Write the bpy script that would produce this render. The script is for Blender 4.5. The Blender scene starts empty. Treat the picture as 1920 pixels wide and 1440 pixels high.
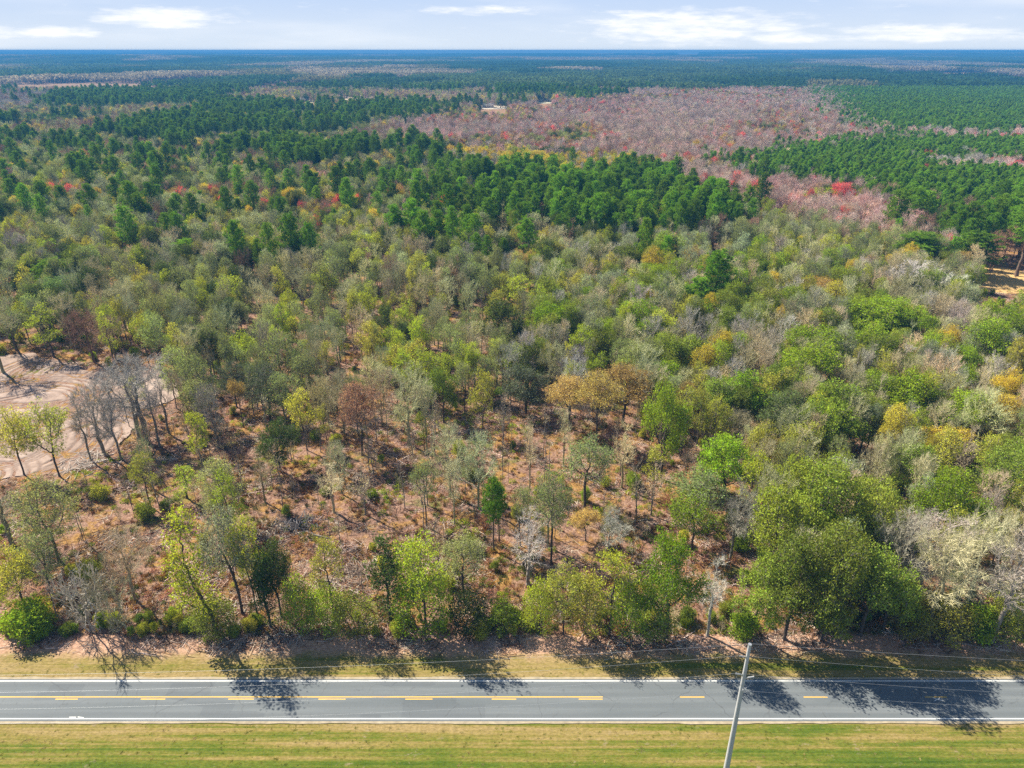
import bpy, math, random
import numpy as np
from mathutils import Vector

# ------------------------------------------------------------------ camera, light, exposure
S = bpy.context.scene
COL = S.collection
H = 82.0                                   # flying height of the camera, metres
PITCH = math.radians(25.15)                # how far it looks down
FPX = 1333.0                               # focal length in pixels of a 1920 wide picture
cam_d = bpy.data.cameras.new('camera'); cam = bpy.data.objects.new('camera', cam_d); COL.objects.link(cam)
cam.location = (0, 0, H); cam.rotation_euler = (math.pi / 2 - PITCH, 0, 0)
cam_d.sensor_width = 36.0; cam_d.lens = 36.0 * FPX / 1920; cam_d.clip_start = 0.5; cam_d.clip_end = 60000
S.camera = cam

SUN_AZ = math.radians(-52)                 # from +Y, clockwise seen from above
SUN_EL = math.radians(45)
sun_dir = Vector((math.sin(SUN_AZ) * math.cos(SUN_EL), math.cos(SUN_AZ) * math.cos(SUN_EL), math.sin(SUN_EL)))
sd = bpy.data.lights.new('sun', 'SUN'); sd.energy = 5.0; sd.angle = math.radians(0.5); sd.color = (1.0, 0.92, 0.78)
so = bpy.data.objects.new('sun', sd); COL.objects.link(so); so.rotation_euler = sun_dir.to_track_quat('Z', 'Y').to_euler()
so.location = (-60, 60, 120)

W = bpy.data.worlds.new('World'); S.world = W; W.use_nodes = True
wn = W.node_tree.nodes; wl = W.node_tree.links; wn.clear()
def WM(op, a, b=None, c=None, clamp=False):
    n = wn.new('ShaderNodeMath'); n.operation = op; n.use_clamp = clamp
    for i, v in enumerate((a, b, c)):
        if v is None: continue
        if isinstance(v, (int, float)): n.inputs[i].default_value = v
        else: wl.new(v, n.inputs[i])
    return n.outputs[0]
w_out = wn.new('ShaderNodeOutputWorld'); w_bg = wn.new('ShaderNodeBackground'); wl.new(w_bg.outputs[0], w_out.inputs[0])
w_sky = wn.new('ShaderNodeTexSky'); w_sky.sky_type = 'NISHITA'; w_sky.sun_disc = False
w_sky.sun_elevation = SUN_EL; w_sky.sun_rotation = SUN_AZ; w_sky.altitude = 80; w_sky.dust_density = 0.0; w_sky.air_density = 1.0; w_sky.ozone_density = 3.0
w_bg.inputs[1].default_value = 0.07
def sky_clouds():
    tc = wn.new('ShaderNodeTexCoord'); sep = wn.new('ShaderNodeSeparateXYZ'); wl.new(tc.outputs['Generated'], sep.inputs[0])
    az = WM('ARCTAN2', sep.outputs[0], sep.outputs[1])
    hyp = WM('SQRT', WM('ADD', WM('MULTIPLY', sep.outputs[0], sep.outputs[0]), WM('MULTIPLY', sep.outputs[1], sep.outputs[1])))
    el = WM('ARCTAN2', sep.outputs[2], hyp)
    comb = wn.new('ShaderNodeCombineXYZ'); wl.new(WM('MULTIPLY', az, 10.0), comb.inputs[0]); wl.new(WM('MULTIPLY', el, 55.0), comb.inputs[1])
    nz = wn.new('ShaderNodeTexNoise'); nz.inputs['Scale'].default_value = 2.6; nz.inputs['Detail'].default_value = 7; nz.inputs['Roughness'].default_value = 0.6
    wl.new(comb.outputs[0], nz.inputs[0])
    comb2 = wn.new('ShaderNodeCombineXYZ'); wl.new(WM('MULTIPLY', az, 4.0), comb2.inputs[0]); wl.new(WM('MULTIPLY', el, 30.0), comb2.inputs[1])
    nz2 = wn.new('ShaderNodeTexNoise'); nz2.inputs['Scale'].default_value = 1.0; nz2.inputs['Detail'].default_value = 4
    wl.new(comb2.outputs[0], nz2.inputs[0])
    # cumulus banks: azimuth, elevation (degrees), half widths, strength
    banks = [(-23.6, 1.95, 4.4, 0.75, 1.0), (-35.0, 1.05, 4.0, 0.5, 1.0), (-30.2, 1.0, 3.0, 0.42, 0.9), (12.5, 1.45, 8.5, 1.25, 0.8), (9.0, 2.2, 3.2, 0.5, .6), (19.0, 0.8, 3.6, 0.5, .75),
             (27.0, 1.0, 5.5, 0.6, 0.85), (36.0, 0.7, 4.5, 0.35, .8), (-2.0, 2.6, 5.0, 0.35, 0.5),
             (-60, 1.8, 8, 0.9, .9), (60, 1.6, 9, 1.0, .9), (95, 2.5, 9, 1.1, .9), (-100, 2.2, 10, 1.1, .9), (150, 2.4, 12, 1.2, .9), (-150, 2.0, 12, 1.1, .9)]
    tot = None
    for a0, e0, wa, we, s in banks:
        da = WM('DIVIDE', WM('SUBTRACT', az, math.radians(a0)), math.radians(wa))
        de = WM('DIVIDE', WM('SUBTRACT', el, math.radians(e0)), math.radians(we))
        q = WM('SUBTRACT', 1.0, WM('ADD', WM('MULTIPLY', da, da), WM('MULTIPLY', de, de)))
        q = WM('MULTIPLY', WM('MAXIMUM', q, -0.6), s)
        tot = q if tot is None else WM('MAXIMUM', tot, q)
    v = WM('ADD', tot, WM('MULTIPLY', WM('SUBTRACT', nz.outputs[0], 0.5), 2.5))
    mr = wn.new('ShaderNodeMapRange'); mr.interpolation_type = 'SMOOTHSTEP'; wl.new(v, mr.inputs[0]); mr.inputs[1].default_value = -0.15; mr.inputs[2].default_value = 1.15
    thin = wn.new('ShaderNodeMapRange'); thin.interpolation_type = 'SMOOTHSTEP'; wl.new(nz2.outputs[0], thin.inputs[0]); thin.inputs[1].default_value = 0.45; thin.inputs[2].default_value = 0.85
    return WM('MAXIMUM', mr.outputs[0], WM('MULTIPLY', thin.outputs[0], 0.5)), el
cl_mask, cl_el = sky_clouds()
def low_sky():
    """pale blue air near the horizon, going over into the clear sky above"""
    def rng_(a, b):
        f = wn.new('ShaderNodeMapRange'); f.interpolation_type = 'SMOOTHSTEP'; wl.new(cl_el, f.inputs[0]); f.inputs[1].default_value = math.radians(a); f.inputs[2].default_value = math.radians(b); return f.outputs[0]
    c = wn.new('ShaderNodeMix'); c.data_type = 'RGBA'; wl.new(rng_(-0.5, 4.5), c.inputs[0]); c.inputs[6].default_value = (4.4, 4.95, 5.6, 1); c.inputs[7].default_value = (3.15, 4.05, 5.60, 1)
    m = wn.new('ShaderNodeMix'); m.data_type = 'RGBA'; wl.new(rng_(5, 26), m.inputs[0]); wl.new(c.outputs[2], m.inputs[6]); wl.new(w_sky.outputs[0], m.inputs[7]); return m
tintn = low_sky()
cmix = wn.new('ShaderNodeMix'); cmix.data_type = 'RGBA'
wl.new(WM('MULTIPLY', cl_mask, 0.9), cmix.inputs[0]); wl.new(tintn.outputs[2], cmix.inputs[6]); cmix.inputs[7].default_value = (6.5, 6.5, 6.5, 1)
wl.new(cmix.outputs[2], w_bg.inputs[0])

S.view_settings.view_transform = 'Standard'; S.view_settings.look = 'None'; S.view_settings.exposure = 1.3; S.view_settings.gamma = 1.0
S.view_settings.use_curve_mapping = False
S.render.engine = 'CYCLES'
cy = S.cycles
cy.max_bounces = 5; cy.diffuse_bounces = 3; cy.glossy_bounces = 1; cy.transmission_bounces = 3; cy.transparent_max_bounces = 4; cy.volume_bounces = 0
cy.caustics_reflective = False; cy.caustics_refractive = False
cy.use_denoising = False
cy.sample_clamp_indirect = 6.0

rng = np.random.default_rng(7); random.seed(7)

# ------------------------------------------------------------------ picture <-> place
CP, SP = math.cos(PITCH), math.sin(PITCH)
def proj(X, Y, z=0.0):
    d = Y * CP + (H - z) * SP; u = Y * SP - (H - z) * CP
    return 960 + FPX * X / d, 720 - FPX * u / d
def at(px, py, z=0.0):
    t = (720 - py) / FPX
    Y = (H - z) * (CP + t * SP) / (SP - t * CP)
    d = Y * CP + (H - z) * SP
    return (px - 960) / FPX * d, Y
def height_at(Y, py):                       # height of a point above base distance Y that shows at row py
    t = (720 - py) / FPX
    return H - Y * (SP - t * CP) / (CP + t * SP)

# ------------------------------------------------------------------ noise
def vnoise(x, y, scale, seed):
    x = np.asarray(x, float) / scale; y = np.asarray(y, float) / scale
    xi = np.floor(x).astype(np.int64); yi = np.floor(y).astype(np.int64); fx = x - xi; fy = y - yi
    fx = fx * fx * (3 - 2 * fx); fy = fy * fy * (3 - 2 * fy)
    def h(a, b):
        n = (a * 374761393 + b * 668265263 + seed * 974711) & 0x7fffffff
        n = ((n ^ (n >> 13)) * 1274126177) & 0x7fffffff
        n = n ^ (n >> 16)
        return (n & 0xffff) / 65535.0
    a = h(xi, yi); b = h(xi + 1, yi); c = h(xi, yi + 1); d = h(xi + 1, yi + 1)
    return (a * (1 - fx) + b * fx) * (1 - fy) + (c * (1 - fx) + d * fx) * fy
def fbm(x, y, scale, seed, oct=3):
    t = 0; a = 1; s = 0
    for i in range(oct):
        t = t + a * vnoise(x, y, scale / 2 ** i, seed + 31 * i); s += a; a *= .5
    return t / s
def sstep(a, b, v):
    t = np.clip((v - a) / (b - a), 0, 1); return t * t * (3 - 2 * t)

ROAD_N = at(960, 1352)[1] ; ROAD_F = at(960, 1275)[1]
EDGE_Y = at(960, 1188)[1]
def ground_h(X, Y):
    X = np.asarray(X, float); Y = np.asarray(Y, float)
    near = sstep(EDGE_Y - 2, EDGE_Y + 12, Y)
    z = near * (fbm(X, Y, 26, 5) * 0.7 + vnoise(X, Y, 5, 9) * 0.18)
    lot = np.exp(-(((X + 95) / 45) ** 2 + ((Y - 155) / 38) ** 2) ** 2)
    z = z * (1 - 0.9 * lot)
    far = sstep(1800, 5200, Y)
    z = z + far * (fbm(X * .55, Y, 1900, 3, 3) * 62 - 20)
    z = z + sstep(5000, 11000, Y) * sstep(-1500, 9000, X) * 24
    return np.maximum(z, 0.0) * 1.0 + 0.0

# ------------------------------------------------------------------ materials
def NT(name):
    m = bpy.data.materials.new(name); m.use_nodes = True; t = m.node_tree; t.nodes.clear()
    o = t.nodes.new('ShaderNodeOutputMaterial'); return m, t, o
class N:
    """tiny node helper"""
    def __init__(s, t): s.t = t
    def new(s, k, **kw):
        n = s.t.nodes.new(k)
        for a, b in kw.items(): setattr(n, a, b)
        return n
    def link(s, a, b): s.t.links.new(a, b)
    def setin(s, n, i, v):
        if v is None: return
        if isinstance(v, bpy.types.NodeSocket): s.link(v, n.inputs[i])
        else: n.inputs[i].default_value = v
    def math(s, op, a, b=None, c=None, clamp=False):
        n = s.new('ShaderNodeMath', operation=op); n.use_clamp = clamp
        for i, v in enumerate((a, b, c)): s.setin(n, i, v)
        return n.outputs[0]
    def noise(s, vec, scale, detail=4, rough=.55, dist=0.0):
        n = s.new('ShaderNodeTexNoise'); s.setin(n, 'Vector', vec); n.inputs['Scale'].default_value = scale; n.inputs['Detail'].default_value = detail
        n.inputs['Roughness'].default_value = rough; n.inputs['Distortion'].default_value = dist; return n.outputs[0]
    def ramp(s, f, stops):
        n = s.new('ShaderNodeValToRGB'); s.setin(n, 0, f); e = n.color_ramp.elements
        while len(e) < len(stops): e.new(0.5)
        for q, (p, c) in zip(e, stops): q.position = p; q.color = (*c, 1) if len(c) == 3 else c
        return n.outputs[0]
    def mix(s, f, a, b, blend='MIX'):
        n = s.new('ShaderNodeMix', data_type='RGBA', blend_type=blend); s.setin(n, 0, f)
        for i, v in ((6, a), (7, b)):
            if isinstance(v, tuple) and len(v) == 3: v = (*v, 1)
            s.setin(n, i, v)
        return n.outputs[2]
    def range(s, v, a, b, c=0.0, d=1.0):
        n = s.new('ShaderNodeMapRange'); s.setin(n, 0, v)
        for i, q in enumerate((a, b, c, d)): n.inputs[i + 1].default_value = q
        n.interpolation_type = 'SMOOTHSTEP'; return n.outputs[0]
    def map(s, vec, scale=(1, 1, 1), rot=0.0):
        n = s.new('ShaderNodeMapping'); s.setin(n, 0, vec); n.inputs['Scale'].default_value = scale; n.inputs['Rotation'].default_value = (0, 0, rot); return n.outputs[0]
def pos(n):
    g = n.new('ShaderNodeNewGeometry'); return g.outputs['Position']
def diffuse_out(n, o, col, rough=0.9, bump=None, dist=0.1, strength=1.0, spec=0.2):
    b = n.new('ShaderNodeBsdfPrincipled'); n.setin(b, 'Base Color', col); n.setin(b, 'Roughness', rough); b.inputs['Specular IOR Level'].default_value = spec
    if bump is not None:
        q = n.new('ShaderNodeBump'); n.setin(q, 'Height', bump); q.inputs['Distance'].default_value = dist; q.inputs['Strength'].default_value = strength
        n.link(q.outputs[0], b.inputs['Normal'])
    n.link(b.outputs[0], o.inputs[0]); return b

def mat_foliage(name, transl=0.45):
    m, t, o = NT(name); n = N(t)
    a = n.new('ShaderNodeAttribute', attribute_name='tint', attribute_type='INSTANCER')
    v = n.new('ShaderNodeAttribute', attribute_name='leafv', attribute_type='GEOMETRY')
    hs = n.new('ShaderNodeHueSaturation'); n.link(a.outputs['Color'], hs.inputs['Color'])
    n.link(n.math('ADD', 0.5, n.math('MULTIPLY', n.math('SUBTRACT', v.outputs['Fac'], 1.0), 0.03)), hs.inputs['Hue'])
    n.link(v.outputs['Fac'], hs.inputs['Value'])
    d = n.new('ShaderNodeBsdfDiffuse'); n.link(hs.outputs[0], d.inputs[0])
    tr = n.new('ShaderNodeBsdfTranslucent'); n.link(n.mix(1.0, hs.outputs[0], (1.15, 1.1, 0.7), 'MULTIPLY'), tr.inputs[0])
    mx = n.new('ShaderNodeMixShader'); mx.inputs[0].default_value = transl; n.link(d.outputs[0], mx.inputs[1]); n.link(tr.outputs[0], mx.inputs[2])
    n.link(mx.outputs[0], o.inputs[0]); return m
def mat_tinted_wood(name):
    m, t, o = NT(name); n = N(t)
    a = n.new('ShaderNodeAttribute', attribute_name='tint', attribute_type='INSTANCER')
    v = n.new('ShaderNodeAttribute', attribute_name='leafv', attribute_type='GEOMETRY')
    c = n.mix(1.0, a.outputs['Color'], v.outputs['Color'], 'MULTIPLY')
    d = n.new('ShaderNodeBsdfDiffuse'); n.link(c, d.inputs[0]); n.link(d.outputs[0], o.inputs[0]); return m
def mat_bark(name, c1, c2):
    m, t, o = NT(name); n = N(t)
    tc = n.new('ShaderNodeTexCoord')
    f = n.noise(n.map(tc.outputs['Object'], (3, 3, .8)), 1.6, 4)
    diffuse_out(n, o, n.ramp(f, [(0.3, c1), (0.7, c2)]), 0.95); return m
M = {}
M['leaf'] = mat_foliage('leaf'); M['needle'] = mat_foliage('needle', 0.3)
M['twig'] = mat_tinted_wood('twig')
M['bark_grey'] = mat_bark('grey_bark', (.12, .10, .085), (.26, .235, .20))
M['bark_dark'] = mat_bark('dark_bark', (.05, .04, .033), (.12, .095, .075))
def mat_bark_tint(name):
    m, t, o = NT(name); n = N(t); tc = n.new('ShaderNodeTexCoord'); f = n.noise(n.map(tc.outputs['Object'], (3, 3, .8)), 1.6, 4)
    a = n.new('ShaderNodeAttribute', attribute_name='tint', attribute_type='INSTANCER')
    diffuse_out(n, o, n.mix(1.0, a.outputs['Color'], n.ramp(f, [(.3, (.34, .33, .32)), (.7, (.78, .78, .76))]), 'MULTIPLY'), .95); return m
M['bark_bare'] = mat_bark_tint('lichen_bark')
M['bark_pine'] = mat_bark('pine_bark', (.09, .06, .045), (.20, .14, .105))
M['twig_grey'] = mat_bark('grey_twig', (.17, .15, .125), (.30, .27, .225))

def plain(name, c, rough=.7, metallic=0.0, spec=.3, nscale=3.0, amt=.25):
    m, t, o = NT(name); n = N(t); tc = n.new('ShaderNodeTexCoord')
    f = n.noise(tc.outputs['Object'], nscale, 4)
    col = n.mix(f, tuple(x * (1 - amt) for x in c), tuple(min(1, x * (1 + amt)) for x in c))
    b = diffuse_out(n, o, col, rough, spec=spec); b.inputs['Metallic'].default_value = metallic; return m

def mat_forest_floor():
    m, t, o = NT('forest_floor'); n = N(t); p = pos(n)
    big = n.noise(p, 0.045, 4, .6); mid = n.noise(p, 0.22, 5, .65, .6); fine = n.noise(p, 2.2, 6, .75); fine2 = n.noise(n.map(p, (1, 1.6, 1)), 5.0, 4, .8)
    straw = n.ramp(fine, [(0.32, (.09, .048, .033)), (0.48, (.25, .145, .10)), (0.62, (.37, .24, .175)), (0.78, (.52, .39, .31))])
    rust = n.ramp(fine, [(0.3, (.12, .06, .02)), (0.52, (.33, .185, .06)), (0.75, (.45, .30, .11))])
    green = n.ramp(fine, [(0.3, (.05, .055, .015)), (0.55, (.17, .175, .045)), (0.75, (.30, .28, .10))])
    c = n.mix(n.range(mid, .47, .60), straw, rust)
    c = n.mix(n.math('MULTIPLY', n.range(n.noise(p, .13, 4, .6, .4), .53, .66), n.range(big, .40, .55)), c, green)
    c = n.mix(n.math('MULTIPLY', n.range(fine2, .54, .68), .8), c, (.075, .045, .03))
    c = n.mix(n.math('MULTIPLY', n.range(n.noise(p, .5, 5, .7, .5), .52, .66), .6), c, n.mix(1.0, c, (.42, .34, .30), 'MULTIPLY'))
    diffuse_out(n, o, c, 1.0, n.math('ADD', fine, n.math('MULTIPLY', fine2, .5)), .35, .8, .05); return m
M['floor'] = mat_forest_floor()

def mat_grass(name, litter):
    m, t, o = NT(name); n = N(t); p = pos(n)
    streak = n.noise(n.map(p, (.022, .75, 1)), 1.0, 5, .6, .15); patch = n.noise(n.map(p, (.35, 1.0, 1)), .10, 5, .6); fine = n.noise(n.map(p, (.6, 1.3, 1)), 3.0, 6, .75)
    s2 = n.noise(n.map(p, (.02, 2.4, 1), .015), 1.0, 4, .55); mott = n.noise(n.map(p, (.45, 1, 1)), .9, 5, .7)
    v = n.math('ADD', n.math('MULTIPLY', streak, .62), n.math('ADD', n.math('MULTIPLY', patch, .42), n.math('MULTIPLY', s2, .34)))
    v = n.math('ADD', v, n.math('MULTIPLY', n.math('SUBTRACT', mott, .5), .28))
    sep = n.new('ShaderNodeSeparateXYZ'); n.link(p, sep.inputs[0])
    if not litter:                           # dry strip along the asphalt, greener away from it
        v = n.math('ADD', v, n.range(sep.outputs[1], ROAD_N - 8.5, ROAD_N - 1.0, -.045, .09))
    else:
        v = n.math('ADD', v, n.range(sep.outputs[1], ROAD_F + .5, ROAD_F + 4.0, .16, .10))
    c = n.ramp(v, [(.52, (.045, .085, .012)), (.64, (.082, .118, .016)), (.72, (.135, .142, .026)), (.80, (.215, .172, .055)), (.90, (.275, .205, .095))])
    c = n.mix(n.range(fine, .30, .72), n.mix(1.0, c, (.62, .62, .52), 'MULTIPLY'), n.mix(1.0, c, (1.2, 1.18, 1.15), 'MULTIPLY'))
    c = n.mix(n.range(n.noise(n.map(p, (.5, 1, 1)), .55, 5, .72), .60, .70, 0, .75), c, (.25, .19, .12))   # worn spots
    if litter:                               # brown leaf fall near the trees
        e = n.math('ADD', sep.outputs[1], n.math('MULTIPLY', n.math('SUBTRACT', n.noise(p, .35, 5, .7), .5), 5.0))
        lit = n.ramp(fine, [(.3, (.14, .075, .05)), (.5, (.38, .23, .155)), (.75, (.56, .40, .30))])
        c = n.mix(n.range(e, ROAD_F + 3.0, ROAD_F + 6.2), c, lit)
    diffuse_out(n, o, c, 1.0, fine, .10, .7, .05); return m
M['verge_far'] = mat_grass('mown_grass_with_leaf_fall', True); M['verge_near'] = mat_grass('mown_grass', False)

def mat_asphalt():
    m, t, o = NT('asphalt'); n = N(t); p = pos(n)
    f = n.noise(p, 6.0, 5, .7); st = n.noise(n.map(p, (.03, 1.1, 1)), 1.0, 4, .6, .2); pt = n.noise(n.map(p, (.12, .5, 1)), .5, 4)
    c = n.ramp(n.math('ADD', n.math('MULTIPLY', st, .55), n.math('ADD', n.math('MULTIPLY', f, .25), n.math('MULTIPLY', pt, .25))), [(.35, (.090, .104, .110)), (.55, (.122, .136, .142)), (.72, (.158, .172, .176))])
    sp = n.new('ShaderNodeSeparateXYZ'); n.link(p, sp.inputs[0]); yy = n.math('ADD', sp.outputs[1], n.math('MULTIPLY', n.noise(n.map(p, (.02, .02, 1)), 1.0, 2), .5))
    for yc, dk in ((ROAD_N + .95, .84), (ROAD_N + 2.45, .87), (ROAD_F - 2.55, .86), (ROAD_F - 1.0, .83)):   # wheel paths
        f_ = n.math('SUBTRACT', 1.0, n.range(n.math('ABSOLUTE', n.math('SUBTRACT', yy, yc + .25)), .1, .55)); c = n.mix(n.math('MULTIPLY', f_, n.range(st, .3, .6)), c, n.mix(1.0, c, (dk, dk, dk + .01), 'MULTIPLY'))
    pv = n.new('ShaderNodeTexVoronoi', feature='F1', distance='CHEBYCHEV'); n.link(n.map(p, (.09, .3, 1)), pv.inputs['Vector']); pv.inputs['Scale'].default_value = 1.0   # a few repairs and stains
    c = n.mix(n.range(pv.outputs['Color'], .70, .72, 0, .5), c, n.mix(1.0, c, (.76, .77, .80), 'MULTIPLY'))
    c = n.mix(n.range(n.noise(p, .9, 4, .7), .60, .72, 0, .5), c, (.075, .08, .085))
    # transverse and wandering cracks
    vo = n.new('ShaderNodeTexVoronoi', feature='DISTANCE_TO_EDGE'); nz = n.new('ShaderNodeTexNoise'); nz.inputs['Scale'].default_value = .5; n.link(p, nz.inputs[0])
    va = n.new('ShaderNodeVectorMath', operation='MULTIPLY_ADD'); n.link(nz.outputs['Color'], va.inputs[0]); va.inputs[1].default_value = (1.6, 1.6, 0); n.link(p, va.inputs[2])
    n.link(n.map(va.outputs[0], (.16, .13, 1)), vo.inputs['Vector']); vo.inputs['Scale'].default_value = 1.0
    cr = n.math('SUBTRACT', 1.0, n.range(vo.outputs['Distance'], .004, .014))
    c = n.mix(n.math('MULTIPLY', cr, n.range(n.noise(p, .2, 3), .42, .62, 0, .4)), c, (.05, .052, .055))
    diffuse_out(n, o, c, .85, f, .02, .5, .3); return m
M['asphalt'] = mat_asphalt()
def mat_paint(name, c):
    m, t, o = NT(name); n = N(t); p = pos(n)
    f = n.noise(p, 3.0, 5, .7)
    diffuse_out(n, o, n.mix(n.range(f, .52, .80), c, (.33, .33, .31)), .7); return m
M['white_paint'] = mat_paint('white_road_paint', (.66, .66, .63)); M['yellow_paint'] = mat_paint('yellow_road_paint', (.70, .42, .05))
def mat_dirt():
    m, t, o = NT('graded_dirt'); n = N(t); p = pos(n)
    f = n.noise(p, 1.4, 6, .7); b = n.noise(p, .09, 4, .6, .5)
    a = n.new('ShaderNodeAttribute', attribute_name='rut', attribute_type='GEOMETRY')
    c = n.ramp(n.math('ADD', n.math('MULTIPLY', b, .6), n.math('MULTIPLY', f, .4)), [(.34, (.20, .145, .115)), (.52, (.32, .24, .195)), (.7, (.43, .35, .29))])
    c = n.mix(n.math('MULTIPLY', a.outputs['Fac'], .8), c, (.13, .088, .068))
    diffuse_out(n, o, c, 1.0, f, .12, .7, .05); return m
M['dirt'] = mat_dirt()

# ------------------------------------------------------------------ mesh building
class MB:
    """collects pieces of geometry, then links them as ONE mesh"""
    def __init__(s): s.v = []; s.f = []; s.n = 0
    def add(s, v, f, mat=0, lv=1.0, smooth=False):
        v = np.asarray(v, float).reshape(-1, 3); f = np.asarray(f, np.int64); 
        if not len(f): return
        lv = np.broadcast_to(np.asarray(lv, float), (len(f),))
        s.v.append(v); s.f.append((f + s.n, mat, lv, smooth)); s.n += len(v)
    def mesh(s, name, mats):
        me = bpy.data.meshes.new(name)
        V = np.concatenate(s.v) if s.v else np.zeros((0, 3))
        loops = np.concatenate([f.ravel() for f, *_ in s.f]); tot = np.concatenate([np.full(len(f), f.shape[1]) for f, *_ in s.f])
        start = np.concatenate([[0], np.cumsum(tot)[:-1]])
        me.vertices.add(len(V)); me.vertices.foreach_set('co', V.astype(np.float32).ravel())
        me.loops.add(len(loops)); me.loops.foreach_set('vertex_index', loops.astype(np.int32))
        me.polygons.add(len(tot)); me.polygons.foreach_set('loop_start', start.astype(np.int32))
        try: me.polygons.foreach_set('loop_total', tot.astype(np.int32))
        except Exception: pass
        me.polygons.foreach_set('material_index', np.concatenate([np.full(len(f), m) for f, m, *_ in s.f]).astype(np.int32))
        for m in mats: me.materials.append(m)
        a = me.attributes.new('leafv', 'FLOAT', 'FACE'); a.data.foreach_set('value', np.concatenate([lv for _, _, lv, _ in s.f]).astype(np.float32))
        me.polygons.foreach_set('use_smooth', np.concatenate([np.full(len(f), q) for f, _, _, q in s.f]))
        me.update(calc_edges=True); return me
def link(name, me, parent=None):
    o = bpy.data.objects.new(name, me); COL.objects.link(o)
    if parent is not None: o.parent = parent
    return o
def tag(o, label=None, cat=None, group=None, kind=None):
    for k, v in (('label', label), ('category', cat), ('group', group), ('kind', kind)):
        if v: o[k] = v
    return o
def empty(name, loc):
    o = bpy.data.objects.new(name, None); COL.objects.link(o); o.location = loc; o.empty_display_size = .5; return o

def norm(a): return a / np.maximum(np.linalg.norm(a, axis=-1, keepdims=True), 1e-9)
def frames(d):
    ref = np.where(np.abs(d[:, 2:3]) < .9, np.array([[0, 0, 1.]]), np.array([[1., 0, 0]]))
    u = norm(np.cross(d, ref)); return u, np.cross(d, u)
def add_tubes(mb, P0, P1, r0, r1, n, mat=0, lv=1.0):
    k = len(P0)
    if not k: return
    u, v = frames(norm(P1 - P0)); a = np.arange(n) * 2 * math.pi / n; c = np.cos(a)[None, :, None]; s = np.sin(a)[None, :, None]
    ring = u[:, None] * c + v[:, None] * s
    V = np.concatenate([P0[:, None] + ring * np.asarray(r0)[:, None, None], P1[:, None] + ring * np.asarray(r1)[:, None, None]], 1)
    i = np.arange(n); j = (i + 1) % n
    F = np.stack([i, j, j + n, i + n], 1)[None] + (np.arange(k) * 2 * n)[:, None, None]
    lvv = np.repeat(np.broadcast_to(lv, (k,)), n) if np.ndim(lv) else lv
    mb.add(V, F.reshape(-1, 4), mat, lvv, True)
def add_spikes(mb, P, D, L, w, mat, lv):
    """thin three sided tapering twigs"""
    k = len(P)
    if not k: return
    d = norm(D); u, v = frames(d); a = np.arange(3) * 2 * math.pi / 3
    ring = u[:, None] * np.cos(a)[None, :, None] + v[:, None] * np.sin(a)[None, :, None]
    V = np.concatenate([P[:, None] + ring * np.asarray(w)[:, None, None], (P + d * np.asarray(L)[:, None])[:, None]], 1)
    F = np.array([[0, 1, 3], [1, 2, 3], [2, 0, 3]])[None] + (np.arange(k) * 4)[:, None, None]
    mb.add(V, F.reshape(-1, 3), mat, np.repeat(np.broadcast_to(lv, (k,)), 3))
def add_leaves(mb, P, size, g, mat, lv, up=0.5, asp=.55):
    """leaf sprays: small folded diamonds"""
    k = len(P)
    if not k: return
    nrm = norm(g.normal(size=(k, 3)) + np.array([0, 0, up * 2])); d = norm(g.normal(size=(k, 3))); d = norm(d - nrm * (d * nrm).sum(1, keepdims=True)); s = np.cross(nrm, d)
    L = (np.asarray(size) * np.ones(k))[:, None] * g.uniform(.7, 1.3, (k, 1)); Wd = L * asp
    V = np.stack([P - d * L * .5, P + s * Wd * .5 + nrm * L * .06, P + d * L * .5, P - s * Wd * .5 + nrm * L * .06], 1)
    F = np.array([0, 1, 2, 3])[None] + (np.arange(k) * 4)[:, None]
    mb.add(V, F, mat, lv)

# ------------------------------------------------------------------ tree skeletons (space colonisation)
def grow(g, base_h, attr, step, kill, lean=(0, 0), stems=1, upb=.12, iters=70, noise=.18):
    P = [np.zeros(3)]; par = [-1]
    if stems == 1:
        d = norm(np.array([lean[0], lean[1], 1.0]))
        while P[-1][2] < base_h:
            w = norm(d + g.normal(size=3) * .07); P.append(P[-1] + w * step); par.append(len(P) - 2)
    else:
        for _ in range(stems):
            d = norm(np.array([*g.normal(0, .45, 2), 1.0])); i = 0
            q = np.zeros(3); last = 0
            while q[2] < base_h:
                q = q + norm(d + g.normal(size=3) * .1) * step; P.append(q); par.append(last); last = len(P) - 1
    P = np.array(P); A = attr.copy()
    best = np.full(len(A), 1e9); bi = np.zeros(len(A), int)
    def upd(lo):
        nonlocal best, bi
        D = np.linalg.norm(A[:, None] - P[None, lo:], axis=2); j = D.argmin(1); d = D[np.arange(len(A)), j]
        m = d < best; best = np.where(m, d, best); bi = np.where(m, j + lo, bi)
    upd(0)
    for _ in range(iters):
        keep = best > kill
        A, best, bi = A[keep], best[keep], bi[keep]
        if len(A) < 3: break
        dirs = np.zeros_like(P); np.add.at(dirs, bi, norm(A - P[bi])); u = np.unique(bi)
        nd = norm(norm(dirs[u]) + np.array([0, 0, upb]) + g.normal(size=(len(u), 3)) * noise)
        Q = P[u] + nd * step
        D = np.linalg.norm(Q[:, None] - P[None], axis=2).min(1); ok = D > step * .45
        if not ok.any():
            A = A[g.random(len(A)) > .2]; best = np.full(len(A), 1e9); bi = np.zeros(len(A), int)
            if len(A) < 3: break
            upd(0); continue
        lo = len(P); P = np.concatenate([P, Q[ok]]); par += list(u[ok]); upd(lo)
        if len(P) > 1500: break
    return P, np.array(par)
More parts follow.
